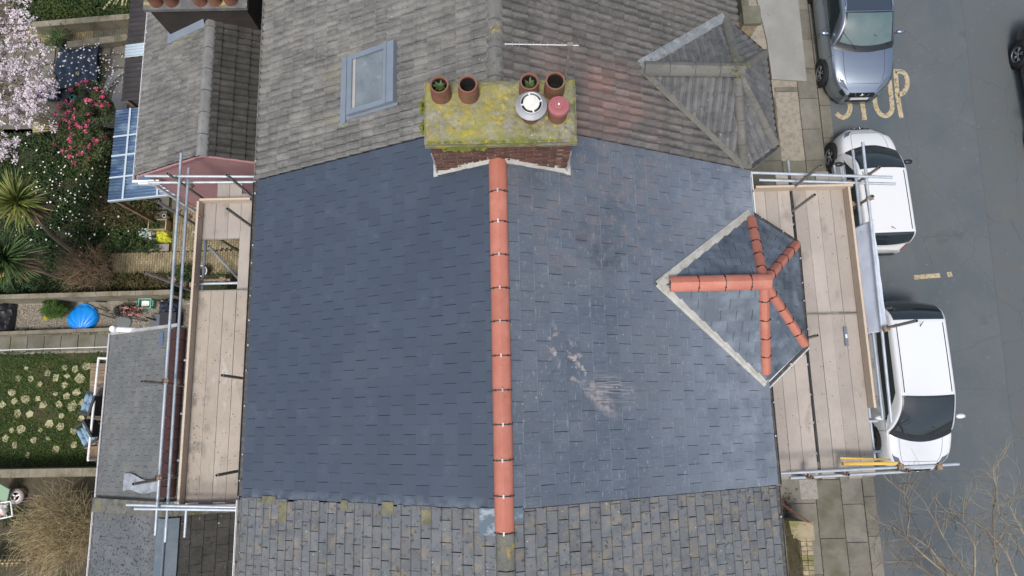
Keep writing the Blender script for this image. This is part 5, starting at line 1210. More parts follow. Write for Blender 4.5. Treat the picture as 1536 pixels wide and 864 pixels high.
# stepping stones
m_step = mat('pale_sandstone', (.32, .30, .17), .9, [((.38, .36, .23), 4, .4, .65, .8), ((.28, .24, .12), 9, .5, .7, .6)], rnd=.15, bump=.003, bs=40)
for i, (px, py, s) in enumerate(((27, 567, 1), (40, 552, .6), (46, 568, .9), (72, 560, .9), (84, 567, 1.2), (98, 551, .7), (97, 578, .9), (113, 553, 1), (130, 549, 1.3), (101, 564, .8), (121, 568, 1.5), (115, 589, 1.1), (18, 588, 1.1), (39, 598, 1.2), (57, 598, .8), (60, 576, .6), (4, 607, 1), (27, 620, 1.1), (46, 621, .9), (22, 602, .7), (66, 607, 1.2), (89, 607, .9), (108, 610, 1.4), (125, 605, 1.1), (84, 591, .6), (92, 623, .7), (75, 637, 1.1), (61, 645, .7), (91, 640, .9), (111, 647, .9), (130, 645, .9), (51, 660, .9), (72, 658, .6), (32, 643, 1.1), (18, 645, .7), (9, 658, .8), (84, 673, 1.2), (111, 668, .9), (42, 682, .7), (23, 668, .8), (101, 594, .9), (122, 628, .8))):
    c = P(px, py, .02); k = random.randint(4, 6); a0 = random.uniform(0, 6); mb = MB(); r_ = .085*s+.02
    mb.prism([(c.x+math.cos(a0+6.283*j/k)*r_*random.uniform(.7, 1.3), c.y+math.sin(a0+6.283*j/k)*r_*random.uniform(.7, 1.3), .0) for j in range(k)], (0, 0, .03+random.uniform(0, .012)))
    tag(part('stepping_stone', mb, m_step), 'pale irregular sandstone piece set in the lawn', 'stepping stone', 'sandstone pieces scattered over the lawn')
# ---- cherry tree with pale blossom
ct = thing('cherry_tree', 'cherry tree covered in pale pink blossom at the top left corner', 'tree', tuple(P(-60, 170, 0)))
mb = MB(); b0 = P(-60, 170, 0); top = P(-25, 130, 1.6)
mb.path([b0, b0+Vector((.05, .02, .8)), top], .11, 8, 0, .08)
blobs = [(0, 22, 42), (-30, 70, 60), (32, 78, 44), (28, 128, 48), (12, 180, 46), (52, 150, 26), (8, 222, 26), (42, 42, 26), (62, 100, 20), (-40, 180, 60), (60, 185, 14), (22, 0, 26), (-10, 130, 60), (68, 128, 16)]
tips = []
for px, py, r_ in blobs:
    c = P(px, py, 3.0); tips.append((c, r_/68.)); mid = top+(c-top)*.5+Vector((0, 0, .1)); mb.path([top, mid, c], .05, 6, 0, .02)
    for _ in range(9): limb(mb, mid+(c-mid)*random.random(), inball((0, 0, .2), (1, 1, .4)), r_/68*random.uniform(.6, 1.1), .014, 1, kids=2)
part('trunk', mb, m_bark, ct)
mb = MB(); ml = MB()
for c, r_ in tips:
    nn = int(210*r_*r_)+24
    for _ in range(nn):
        cc = inball(c, (r_, r_, .45)); q = random.uniform(.03, .10)
        if noise.noise(cc*2.6) < -.07: continue
        for _ in range(15):
            p = inball(cc, (q, q, q*.7)); d = rdir(.9)*.042; leafpoly(mb, p, d, .042, .1)
    for _ in range(int(30*r_)): p = inball(c, (r_, r_, .4)); leafpoly(ml, p, rdir(.4)*.06, .03)
part('blossom', mb, m_blossom, ct); part('leaves', ml, m_leaf_o, ct)
# ---- camellia
cm_ = thing('camellia_bush', 'dense dark green bush full of bright pink blooms beside the blue lean-to roof', 'bush', tuple(P(135, 195, 0)))
mb = MB(); b0 = P(135, 195, 0)
for _ in range(9): limb(mb, b0, (random.gauss(0, .5), random.gauss(0, .5), 1), 1.3, .03, 1)
part('stem', mb, m_bark, cm_)
ml = MB(); mf = MB()
cb = [(134, 150, 30, 1.7), (115, 178, 30, 1.7), (142, 178, 30, 1.9), (108, 208, 28, 1.5), (138, 212, 32, 1.8), (128, 238, 22, 1.2), (152, 205, 18, 1.5), (155, 160, 16, 1.6)]
for px, py, r_, z in cb:
    c = P(px, py, z); rr = r_/68.; clumps(ml, c, (rr, rr, rr*.9), int(70*rr*rr)+18, 44, .12, .065, .5, .6)
    for _ in range(int(22*rr)+3):
        while True:
            v = rdir(.6)
            if v.z > .1: break
        q = c+Vector((v.x*rr, v.y*rr, v.z*rr*.95+.03)); 
        for k in range(16): leafpoly(mf, inball(q, (.038, .038, .03)), rdir(1.0)*.045, .045, .1)
part('leaves', ml, leafmat('camellia_leaf', (.028, .05, .012), (.075, .09, .02)), cm_); part('bloom', mf, m_camellia, cm_)
# ---- cordylines
def cordyline(label, px, py, z, bx, by, n, l, m, skirt=60):
    c = P(px, py, z); b = P(bx, by, 0); t = thing('cordyline', label, 'palm', tuple(b)); mb = MB()
    mb.path([b, b+(c-b)*.35+Vector((0, 0, .2)), b+(c-b)*.7+Vector((0, 0, .1)), c], .07, 8, 0, .05); part('trunk', mb, m_bark, t)
    def fr(k, m_, zlo, zhi, ll, name, cc):
        mb = MB()
        for i in range(k):
            a = random.uniform(0, 6.283); e = random.uniform(zlo, zhi); d = Vector((math.cos(a)*math.cos(e), math.sin(a)*math.cos(e), math.sin(e))); L_ = ll*random.uniform(.7, 1.15)
            s = Vector((-math.sin(a), math.cos(a), 0)); wd = .021; pts = []; p = Vector(cc)+Vector((0, 0, random.uniform(-.15, .1)))
            for j in range(6):
                f = j/5; w_ = wd*math.sin(math.pi*(.12+.86*f))*1.1; dd = (d-Vector((0, 0, .55*f*f))).normalized(); pts.append((p-s*w_, p+Vector((0, 0, -.008)), p+s*w_)); p = p+dd*L_/5
            vs = [v for q in pts for v in q]; mb.add(vs, [(3*j, 3*j+1, 3*j+4, 3*j+3) for j in range(5)]+[(3*j+1, 3*j+2, 3*j+5, 3*j+4) for j in range(5)])
        return part(name, mb, m_, t)
    fr(n, m, .0, 1.35, l, 'leaves', c); fr(skirt, m_twig_b, -.9, .1, l*.8, 'dead_leaves', c-Vector((0, 0, .25)))
cordyline('spiky cordyline with bright yellow-green leaves, the upper of the two', 28, 303, 2.7, 118, 385, 190, .80, m_leaf_y)
cordyline('spiky cordyline with darker green leaves nearest the wall', 8, 388, 2.5, 105, 420, 190, .85, leafmat('dark_yucca_leaf', (.04, .08, .02), (.08, .12, .03)))
# ---- bare bushes
def bare(label, px, py, z, rx, ry, rz, n, m, name='bare_bush', r=.007, l=.5, cat='bush', kids=3, flat=0.):
    c = P(px, py, z); b = Vector((c.x, c.y, 0)); t = thing(name, label, cat, tuple(b)); mb = MB(); mt = MB()
    for k in range(7): mt.path([b, b+Vector((random.uniform(-.3, .3)*rx, random.uniform(-.3, .3)*ry, z*.8))], .022, 5, 0, .012)
    for _ in range(n):
        p = inball(c, (rx*.8, ry*.8, rz)); d = (p-Vector((c.x, c.y, -z))).normalized()+Vector((random.gauss(0, .7), random.gauss(0, .7), random.gauss(flat, .3))); limb(mb, p, d, l*random.uniform(.5, 1.1), r*random.uniform(.6, 1.4), 1, .7, 0, kids=kids)
    part('stem', mt, m, t); part('twigs', mb, m, t); return t
bare('leafless brown shrub with tangled twigs between the cordylines and the brick path', 135, 405, .55, .75, .55, .4, 300, m_twig_b, r=.006)
bare('large straw-coloured leafless bush below the wide wall', 97, 795, .7, .95, .95, .45, 760, m_twig, r=.006, l=.6)
mb = MB(); ml = MB()
st = thing('weedy_shrub', 'thin brown scrub growing under the corner of the blue lean-to roof', 'shrub', tuple(P(180, 325, 0)))
for _ in range(70): limb(mb, P(random.uniform(150, 215), random.uniform(305, 335), .05), (random.gauss(0, .7), random.gauss(0, .7), .7), .5, .005, 1)
part('twigs', mb, m_twig_b, st)
# ---- small conifer and flowers, sandpit and clutter in the gravel yard
cf = thing('conifer_shrub', 'round bright green conifer shrub with yellow flowers left of the blue sandpit', 'shrub', tuple(P(82, 470, 0)))
ml = MB(); clumps(ml, P(82, 463, .35), (.32, .24, .28), 110, 60, .07, .05, .25, .8); part('foliage', ml, leafmat('conifer', (.05, .11, .012), (.08, .15, .02)), cf)
mf = MB(); clumps(mf, P(72, 477, .1), (.09, .05, .05), 9, 16, .03, .035, .8, 1.0); part('flowers', mf, mat('yellow_flower', (.6, .5, .03), .7, rnd=.2), cf)
sp = thing('sandpit', 'bright blue shell-shaped plastic sandpit lying on the gravel', 'sandpit', tuple(P(123, 477, 0)))
m_blue = mat('bright_blue_plastic', (.006, .21, .66), .35, [((.01, .26, .74), 3, .4, .65, .7)])
c = P(123, 476, .1); mb = MB(); n = 64
def shell(u, v):
    ph = (u-.5)*2*R(84); sc_ = 1+.04*abs(math.cos(u*math.pi*9))*v; rr = (.66*math.cos(ph)**.8+.02)*v*sc_; ridge = .03*abs(math.cos(u*math.pi*9))*v*min(1, (1-v)*8+.4)
    z = .06+.10*math.sin(math.pi*min(1, v*.9+.1))**.6+ridge if v < .96 else .03
    return (c.x+math.sin(ph)*rr*1.05, c.y-.34+math.cos(ph)*rr*.98, z)
mb.grid(shell, 130, 14); part('lid', mb, m_blue, sp, True)
mb = MB(); mb.lathe((c.x, c.y+.0, 0), [(.33, 0), (.36, .03), (.37, .05), (.36, .058), (.001, .06)], 40); mb.bb(c.x-.24, c.x+.24, c.y-.37, c.y-.31, .0, .09); part('tray', mb, m_blue, sp)
def simple(name, label, cat, mb, m, smooth_=False, **k): return tag(part(name, mb, m, None, smooth_, smooth_), label, cat, k.get('group'))
c = P(236, 481, .02); pb = thing('parasol_base', 'round dark grey parasol base with a short pole in the gravel yard', 'parasol base', tuple(c))
mb = MB(); mb.lathe(c, [(.19, 0), (.19, .05), (.17, .065), (.001, .07)], 28); part('base', mb, mat('slate_grey_plastic', (.09, .1, .11), .6), pb, True, True)
mb = MB(); mb.tube(c+Vector((0, 0, .05)), c+Vector((-.14, .05, .3)), .022, 10); part('pole', mb, m_dk, pb)
c = P(224, 457, .0); mb = MB()
sk = thing('storage_bin', 'mint green plastic crate with handles beside the dark folded furniture', 'crate', tuple(c)); m_mint = mat('mint_plastic', (.2, .46, .36), .45)
mb.bb(c.x-.17, c.x+.17, c.y-.13, c.y+.13, .0, .03); [mb.bb(*q, .03, .24) for q in ((c.x-.17, c.x-.15, c.y-.13, c.y+.13), (c.x+.15, c.x+.17, c.y-.13, c.y+.13), (c.x-.149, c.x+.149, c.y-.13, c.y-.11), (c.x-.149, c.x+.149, c.y+.11, c.y+.13))]; part('tub', mb, m_mint, sk)
mb = MB(); mb.path([(c.x+.17, c.y-.07, .2), (c.x+.22, c.y-.06, .24), (c.x+.22, c.y+.06, .24), (c.x+.17, c.y+.07, .2)], .01, 6); mb.path([(c.x-.17, c.y-.07, .2), (c.x-.22, c.y-.06, .24), (c.x-.22, c.y+.06, .24), (c.x-.17, c.y+.07, .2)], .01, 6); part('handle', mb, m_mint, sk)
mb = MB(); mb.bb(c.x-.1, c.x+.1, c.y-.07, c.y+.07, .1, .2); part('contents', mb, m_petal, sk)
c = P(258, 462, .0)
def crumple(mb, c, rx, ry, h, sd=0, n=16):
    def f(u, v):
        x, y = (u-.5)*2, (v-.5)*2; e = max(0, 1-(x**4+y**4)); q = noise.noise((x*2.2+sd, y*2.2, sd))*.5+noise.noise((x*5+sd, y*5, 1))*.25
        return (c.x+x*rx*(1+.15*noise.noise((y*2, sd, 0))), c.y+y*ry*(1+.15*noise.noise((x*2, sd, 5))), c.z+max(.003, h*e**.4*(.75+q)))
    mb.grid(f, n, n); return mb
simple('folded_furniture_cover', 'dark navy furniture cover crumpled beside the mint green crate', 'cover', crumple(MB(), c, .26, .22, .4, 3), mat('navy_fabric', (.025, .033, .055), .6, [((.08, .09, .12), 6, .55, .7, .6)]), True)
c = P(262, 482, 0); simple('dark_planter', 'black square planter box behind the parasol base', 'planter', MB().bb(c.x-.2, c.x+.22, c.y-.18, c.y+.18, 0, .4), mat('near_black', (.012, .01, .014), .6))
c = P(8, 478, 0); mb = crumple(MB(), c, .30, .42, .35, 7); simple('grill_cover', 'black covered grill at the left end of the gravel yard', 'grill', mb, m_dk, True)
fl = thing('dead_flower_pot', 'pot of dark and rusty pink faded flowers beside the mint crate', 'flower pot', tuple(P(188, 465, 0)))
mb = MB(); mb.lathe(P(188, 468, 0), [(.11, 0), (.15, .22), (.16, .25), (.13, .25)], 20); part('pot', mb, m_dk, fl)
ml = MB(); mf = MB(); clumps(ml, P(190, 466, .3), (.36, .18, .15), 30, 22, .08, .05, .5, .6); clumps(mf, P(196, 466, .36), (.36, .17, .12), 22, 12, .04, .045, .9, .9); part('leaves', ml, leafmat('purple_leaf', (.03, .022, .02), (.05, .06, .03)), fl); part('flowers', mf, mat('faded_bloom', (.3, .08, .07), .8, [((.5, .36, .33), 8, .45, .6, .9)], rnd=.3), fl)
mb = MB(); c = P(185, 483, .03); mb.lathe(c, [(.22, 0), (.2, .02), (.001, .025)], 24); simple('grey_dish', 'flat grey plastic dish lying in front of the faded flowers', 'dish', mb, mat('mid_grey', (.12, .13, .13), .6), True)
for i, (p0, p1) in enumerate((((137, 459), (163, 467)), ((147, 470), (173, 478)), ((143, 452), (160, 453)), ((165, 470), (220, 482)))):
    mb = MB(); mb.tube(P(*p0, .25), P(*p1, .06), .016, 6); simple('garden_cane', ('dark cane nearest the blue sandpit, pointing at the faded flowers', 'middle dark cane lying in front of the faded flowers', 'short dark cane closest to the pale wall', 'dark cane reaching from the faded flowers to the parasol base')[i], 'cane', mb, m_dk, group='dark canes on the gravel')
# washing line
mb = MB(); mb.tube(P(-60, 527, 1.6), P(172, 520, 2.0), .010, 6); simple('washing_line', 'white washing line stretched above the slab path', 'line', mb, m_white_p)
# ---- decking, rail and chairs
dk = poly_sheet('decking', [(136, 545), (172, 545), (165, 700), (130, 690)], m_twig_b, .1, k='structure')
for i in range(26):
    y = P(150, 546, .1).y-.012-i*.083
    mb = MB(); mb.bb(P(135, 600, .1).x-.02, P(172, 600, .1).x, y-.072, y, .102, .124); part('deck_board', mb, mat('deck_grey', (.19, .14, .09), .9, [((.26, .2, .14), 4, .4, .65, .8)], rnd=.2) if i == 0 else bpy.data.materials['deck_grey'], dk)
rl_ = thing('white_railing', 'white tubular railing around the deck chairs by the slate extension', 'railing', tuple(P(140, 610, .1)))
z = 1.0; c0, c1, c2_ = P(148, 537, z), P(132, 690, z), P(166, 538, z)
for a, b in ((c0, c1), (c0, c2_)): part('rail', MB().tube(a, b, .028, 10), m_pvc, rl_, True, True)
for c in (c0, c1, c0+(c1-c0)*.27, c0+(c1-c0)*.6): part('post', MB().tube((c.x, c.y, .12), (c.x, c.y, z), .03, 10), m_pvc, rl_, True, True)
m_cush = mat('blue_grey_cushion', (.16, .26, .34), .85, [((.24, .35, .43), 6, .4, .65, .8)])
def chair(label, px, py, rz):
    c = P(px, py, .12); t = thing('garden_chair', label, 'chair', tuple(c), 'cushioned chairs on the deck', rz); MW = WM[t.name]
    for n_, bx, m in (('seat', (-.24, .24, -.24, .24, .40, .43), m_dk), ('backrest', (-.29, -.24, -.24, .24, .43, .95), m_dk)):
        link(n_, MB().bb(*bx).mesh(n_, m), t, MW)
    mb = MB()
    for i in range(4):
        for j in range(2):
            x = -.17+i*.115; y = -.11+j*.22; mb.lathe((x, y, .43), [(.085, .0), (.09, .05), (.06, .085), (.001, .095)], 10, 0, Matrix.Diagonal((.75, 1.25, 1)))
    mb.bb(-.22, .24, -.22, .22, .431, .47)
    for i in range(3):
        for j in range(2): mb.lathe((-.235, -.11+j*.22, .52+i*.15), [(.085, .0), (.09, .04), (.06, .07), (.001, .08)], 10, 0, Matrix.Rotation(math.pi/2, 3, 'Y') @ Matrix.Diagonal((.9, 1.2, 1)))
    link('cushion', mb.mesh('cushion', m_cush, True), t, MW)
    for x in (-.22, .22):
        for y in (-.22, .22): link('leg', MB().tube((x, y, 0), (x, y, .40 if x > 0 else .43), .018, 8).mesh('leg', m_dk), t, MW)
    for y in (-.27, .27): link('armrest', MB().bb(-.24, .2, y-.025, y+.025, .6, .63).mesh('armrest', m_dk), t, MW)
chair('blue-grey cushioned deck chair, upper one by the slate extension wall', 155, 606, 2.9); chair('blue-grey cushioned deck chair turned toward the lawn, the lower one', 150, 650, -2.6)
# ---- bottom left corner: planter frame, ball wheel, picket fence
c = P(27, 744, .05); wt_ = thing('toy_wheel', 'white spoked toy wheel lying left of the straw-coloured bush', 'wheel', tuple(c))
mb = MB(); mb.lathe(c, [(.15, 0), (.19, .02), (.2, .06), (.18, .1), (.14, .11)], 28); part('tyre', mb, mat('pinkish_grey', (.3, .26, .26), .7), wt_, True)
mb = MB(); mb.lathe(c, [(.14, .09), (.11, .115), (.10, .10)], 28)
for k in range(3): a = 2.1*k+.4; mb.box(c+Vector((math.cos(a)*.06, math.sin(a)*.06, .1)), (.13, .035, .02), Matrix.Rotation(a, 3, 'Z'))
part('hub', mb, m_petal, wt_)
c = P(5, 741, .3); simple('leaning_board', 'pale green board leaning against the wide wall', 'board', MB().box(c, (.3, .5, .03), Matrix.Rotation(-.5, 3, 'Z') @ Matrix.Rotation(.5, 3, 'X')), mat('pale_green_paint', (.2, .3, .2), .8))
a = [P(0, 754, .25), P(16, 752, .25), P(19, 774, .25), P(0, 778, .25)]; fr_ = thing('tube_frame', 'white bent tube frame at the left edge below the green board', 'frame', tuple(a[1]))
mb = MB(); mb.path([P(-30, 756, .25)]+a+[P(-30, 782, .25)], .02, 8); part('tube', mb, m_pvc, fr_, True); c = P(3, 765, .05); mb = crumple(MB(), c, .14, .16, .16, 2); part('cloth', mb, m_petal, fr_, True)
mb = MB(); c = P(3, 773, .02); mb.lathe(c, [(.07, 0), (.09, .13), (.08, .14), (.001, .13)], 16); simple('clay_flowerpot', 'small orange flowerpot beside the white tube frame', 'pot', mb, m_orange, True)
fe = thing('picket_fence', 'weathered brown picket fence in the bottom left corner', 'fence', tuple(P(10, 850, 0)))
for z, py in ((.5, 843), ):
    part('rail', MB().bb(P(-60, 850, z).x, P(40, 848, z).x, P(0, py, z).y-.02, P(0, py, z).y+.02, .25, .33), m_twig, fe); part('rail', MB().bb(P(-60, 850, z).x, P(41, 848, z).x, P(0, py, z).y-.02, P(0, py, z).y+.02, .65, .73), m_twig, fe)
for i in range(12):
    x = P(38, 848, .5).x-i*.115; y = P(0, 843, .5).y-.022; mb = MB(); h = .85+random.uniform(-.02, .02); mb.prism([(x-.036, y, 0), (x+.036, y, 0), (x+.036, y, h-.05), (x, y, h), (x-.036, y, h-.05)], (0, -.02, 0)); part('picket', mb, m_twig, fe)
# ---- top of the garden: tarpaulin, barrel, box, planter, canes
mb = MB(); q00, q10, q01, q11 = P(80, 137, .1), P(146, 138, .1), P(92, 72, .1), P(152, 68, .1)
mb.grid(lambda u, v: tuple((q00*(1-u)+q10*u)*(1-v)+(q01*(1-u)+q11*u)*v+Vector((.03*math.sin(v*7), (-.16*max(0, 1-abs(u-.45)*5) if v > .97 else 0), .05+.05*abs(math.sin(u*11+v*1.2))*(.4+u)+.05*noise.noise((u*5, v*3, 0))))), 50, 30)
tp_ = simple('tarpaulin', 'dark navy tarpaulin covered in fallen petals on the patio slabs', 'tarpaulin', mb, mat('navy_tarp', (.018, .03, .05), .45, [((.05, .075, .11), 5, .5, .7, .6)]), True)
for k, (px, py) in enumerate(((82, 117), (118, 112))):
    c = P(px, py, .15); simple('brick_weight', ('yellow brick on the outer edge of the navy tarpaulin', 'yellow brick in the middle of the navy tarpaulin')[k], 'brick', MB().bb(c.x-.05, c.x+.06, c.y-.06, c.y+.06, .12, .22), m_setts, group='bricks on the tarpaulin')
c = P(74, 143, .2); br_ = thing('barrel', 'navy blue plastic barrel lying beside the tarpaulin', 'barrel', tuple(c)); m_nv = mat('navy_plastic', (.02, .035, .085), .4)
mb = MB(); mb.lathe(c-Vector((.26, 0, 0)), [(.001, 0), (.15, .0), (.165, .03), (.17, .25), (.165, .49), (.15, .52), (.001, .52)], 24, 0, Matrix.Rotation(math.pi/2, 3, 'Y')); part('drum', mb, m_nv, br_, True, True)
mb = MB(); mb.lathe(c-Vector((.26, 0, 0)), [(.17, .12), (.178, .13), (.17, .14)], 24, 0, Matrix.Rotation(math.pi/2, 3, 'Y')); mb.lathe(c-Vector((.26, 0, 0)), [(.17, .37), (.178, .38), (.17, .39)], 24, 0, Matrix.Rotation(math.pi/2, 3, 'Y')); part('hoop', mb, m_nv, br_, True)
c = P(102, 145, .1); mb = MB(); mb.lathe(c, [(.19, 0), (.2, .2), (.17, .21), (.15, .1), (.001, .1)], 20); simple('black_pot', 'large black plant pot between the barrel and the pink camellia', 'pot', mb, m_trim, True)
c = P(118, 153, .3); simple('green_watering_can', 'teal green plastic can half hidden under the camellia', 'can', MB().lathe(c, [(.001, 0), (.11, 0), (.1, .25), (.06, .3), (.04, .3)], 16), mat('teal_plastic', (.02, .16, .12), .4), True)
gp_ = thing('potted_grass', 'pot of green grass on the patio above the tarpaulin', 'plant', tuple(P(95, 68, 0))); mb = MB(); mb.lathe(P(95, 68, 0), [(.12, 0), (.17, .25), (.18, .28), (.15, .28), (.14, .2), (.001, .2)], 20); part('pot', mb, m_trim, gp_, True)
mb = MB()
for _ in range(220):
    c = P(92, 63, .28)+Vector((random.gauss(0, .07), random.gauss(0, .07), 0)); leafpoly(mb, c, Vector((random.gauss(-.3, .6), random.gauss(.2, .6), .6))*.35, .018, .6)
part('leaves', mb, m_leaf_m, gp_)
for ip, (p0, p1, r_) in enumerate((((155, 14), (168, 0), .03), (((173), 8), (180, -4), .02), ((183, 9), (186, -6), .035), ((188, 9), (192, -5), .02), ((168, 10), (176, -4), .015))):
    simple('pale_log', ('thick pale pole lying apart from the others in the rough grass', 'thin pale pole third from the black lean-to roof', 'thickest pale pole in the middle of the close bundle', 'thin pale pole nearest the black lean-to roof', 'thinnest pale pole beside the thick separate one')[ip], 'pole', MB().tube(P(*p0, .12), P(*p1, .16), r_, 7), m_step, group='pale poles in the rough grass')
# curved pale path and sleepers
mb = MB(); ring = []
for i in range(15):
    a = math.pi*.5+i/14*math.pi*.55; ring.append((190+math.cos(a)*36, 150-math.sin(a)*46))
pts = ring+[(x+7+i*.15, y+6) for i, (x, y) in list(enumerate(ring))[::-1]]
for (a, b) in zip(ring, ring[1:]):
    mb.prism([P(a[0], a[1], .01), P(b[0], b[1], .01), P(b[0]+7, b[1]+6, .01), P(a[0]+7, a[1]+6, .01)][::-1], (0, 0, .05))
part('curved_edging', mb, m_newconc, patio)
mb = MB(); mb.prism([P(x, y, .008) for x, y in ((178, 170), (168, 150), (172, 135), (185, 118), (196, 118), (190, 172))][::-1], (0, 0, .03)); part('concrete_pad', mb, m_newconc, patio)
sl_ = thing('timber_sleepers', 'yellowish timber boards laid flat between the cherry blossom and the camellia', 'boards', tuple(P(72, 192, .2)))
for k in range(4):
    a, b = P(50, 188+k*3.3, .35), P(98, 184+k*3.3, .35); mb = MB(); mb.prism([a+Vector((0, .024, 0)), a-Vector((0, .024, 0)), b-Vector((0, .024, 0)), b+Vector((0, .024, 0))][::-1], (0, 0, .03)); part('board', mb, mat('olive_timber', (.27, .24, .09), .9, [((.36, .33, .15), 4, .4, .65, .8)], rnd=.12) if k == 0 else bpy.data.materials['olive_timber'], sl_)
    if k in (0, 3): part('bearer', MB().bb(a.x+.1 if k else b.x-.2, a.x+.16 if k else b.x-.14, min(a.y, b.y)-.05, max(a.y, b.y)+.1, -.02, .345), m_twig_b, sl_)
# ---- lean-to corrugated roofs
def corr(name, parent, x0, x1, y0, y1, za, zb, pitch, amp, m, skew=0.):
    mb = MB(); n = int((y1-y0)/pitch*6); mb.grid(lambda u, v: (x0+(x1-x0)*v+skew*(1-v)*0, y0+(y1-y0)*u-(skew*(1-v) if u < .5 else 0)*(1-2*u), za+(zb-za)*v+amp*math.sin(2*math.pi*u*(y1-y0)/pitch)), n, 2)
    o = part(name, mb, m, parent, True); md = o.modifiers.new('thickness', 'SOLIDIFY'); md.thickness = .003; return o
lx0 = P(162, 297, 2.3).x; 
lt = thing('lean_to', 'lean-to with blue corrugated plastic roof on the side of the pink extension', 'lean-to', (lx0+.8, 6.3, 0))
yb0 = P(162, 300, 2.3).y; yb1 = P(180, 163, 2.4).y
corr('blue_sheet', lt, lx0, -7.55, yb0, yb1, 2.3, 2.75, .076, .011, m_bluep)
for x in (lx0+.42, lx0+1.35): mb = MB(); mb.bb(x-.02, x+.02, yb0-.01, yb1, 2.20+(x-lx0)*.24, 2.285+(x-lx0)*.24); part('roof_batten', mb, m_pvc, lt); mb = MB(); mb.bb(x-.022, x+.022, yb0-.015, yb1, 2.318+(x-lx0)*.23, 2.33+(x-lx0)*.23); part('cover_strip', mb, m_clearp, lt)
for y in (yb0+.55, yb0+1.1, yb0+1.6): mb = MB(); mb.prism([(lx0, y-.02, 2.315), (lx0, y+.02, 2.315), (-7.6, y+.02, 2.765), (-7.6, y-.02, 2.765)], (0, 0, .01)); part('cover_strip', mb, m_clearp, lt)
part('fascia', MB().prism([(lx0, yb0-.04, 2.22), (-7.45, yb0-.04, 2.69), (-7.45, yb0-.04, 2.78), (lx0, yb0-.04, 2.31)], (0, .03, 0)), m_clearp, lt)
for y in (yb0+.05, yb1-.1): part('post', MB().bb(lx0+.04, lx0+.12, y-.04, y+.04, 0, 2.28), m_twig_b, lt)
corr('blue_sheet', lt, -7.55, P(292, 288, 2.6).x, yb0, 5.0, 2.6, 2.66, .076, .011, m_bluep)
l2 = thing('lean_to', 'lean-to with black corrugated roof and one clear sheet beside the grey tiled extension', 'lean-to', (lx0+.8, 9, 0))
bx0 = P(186, 130, 2.7).x; y1_ = P(190, 86, 2.8).y; y2_ = P(193, 66, 2.8).y
corr('black_sheet', l2, bx0, -7.5, yb1+.02, y1_, 2.75, 3.05, .13, .024, m_blackp); corr('clear_sheet', l2, bx0, -7.5, y1_, y2_, 2.78, 3.08, .076, .012, m_clearp); corr('black_sheet', l2, bx0, -7.5, y2_, 12.2, 2.75, 3.05, .13, .024, m_blackp)
for y in (yb1+.1, y2_+.2, 11.8): part('post', MB().bb(bx0+.04, bx0+.12, y-.04, y+.04, 0, 2.7), m_twig_b, l2)
part('beam', MB().bb(bx0+.04, bx0+.12, yb1+.05, 12.1, 2.62, 2.71), m_twig_b, l2)
# ---- things beside the brick path under the rear scaffold
c = P(222, 352, 0); simple('white_bag', 'crumpled white and teal carrier bag by the brick path', 'bag', crumple(MB(), c, .2, .16, .25, 5), mat('white_teal_bag', (.4, .52, .5), .5, [((.7, .7, .68), 5, .45, .6, .9), ((.1, .28, .26), 7, .58, .68, .8)]), True)
c = P(247, 356, 0); simple('yellow_bag', 'crumpled yellow plastic sack next to the white and teal bag', 'bag', crumple(MB(), c, .19, .15, .25, 8), mat('yellow_bag', (.48, .5, .03), .5, [((.6, .6, .3), 8, .5, .7, .6)]), True)
c = P(240, 372, 0); simple('rubber_mat', 'dark grey mat lying below the yellow sack', 'mat', MB().bb(c.x-.27, c.x+.27, c.y-.1, c.y+.1, .036, .06), m_galvd)
tp2 = thing('wooden_planter', 'rectangular wooden planter box with green seedlings below the pink wall', 'planter', tuple(P(236, 336, 0))); a, b = P(221, 345, .3), P(250, 328, .3)
for q in ((a.x, b.x, a.y, a.y+.03), (a.x, b.x, b.y-.03, b.y), (a.x, a.x+.03, a.y+.031, b.y-.031), (b.x-.03, b.x, a.y+.031, b.y-.031)): part('side_board', MB().bb(*q, 0, .3), m_twig, tp2)
part('soil', MB().bb(a.x+.03, b.x-.03, a.y+.03, b.y-.03, 0, .24), m_soil, tp2); ml = MB(); clumps(ml, (a+b)/2+Vector((0, 0, -.02)), (.2, .1, .04), 26, 12, .05, .05, .5, .9); part('seedlings', ml, m_leaf_m, tp2)
for (x0, y0, x1, y1) in ((232, 290, 256, 315), (257, 290, 285, 318), (230, 316, 252, 330)):
    a, b = P(x0, y1, .01), P(x1, y0, .01); part('flagstone', MB().bb(a.x+.01, b.x-.01, a.y+.01, b.y-.01, .001, .037), m_slab, bpy.data.objects['garden_bed'])
mb = MB(); c = P(250, 326, .1); mb.tube((c.x, c.y, 0), (c.x, c.y, .25), .05, 14, hole=1); tag(part('drain_pipe', mb, [m_petal, m_black], None, True, True), 'short white drain pipe standing in the soil below the pink wall', 'pipe')
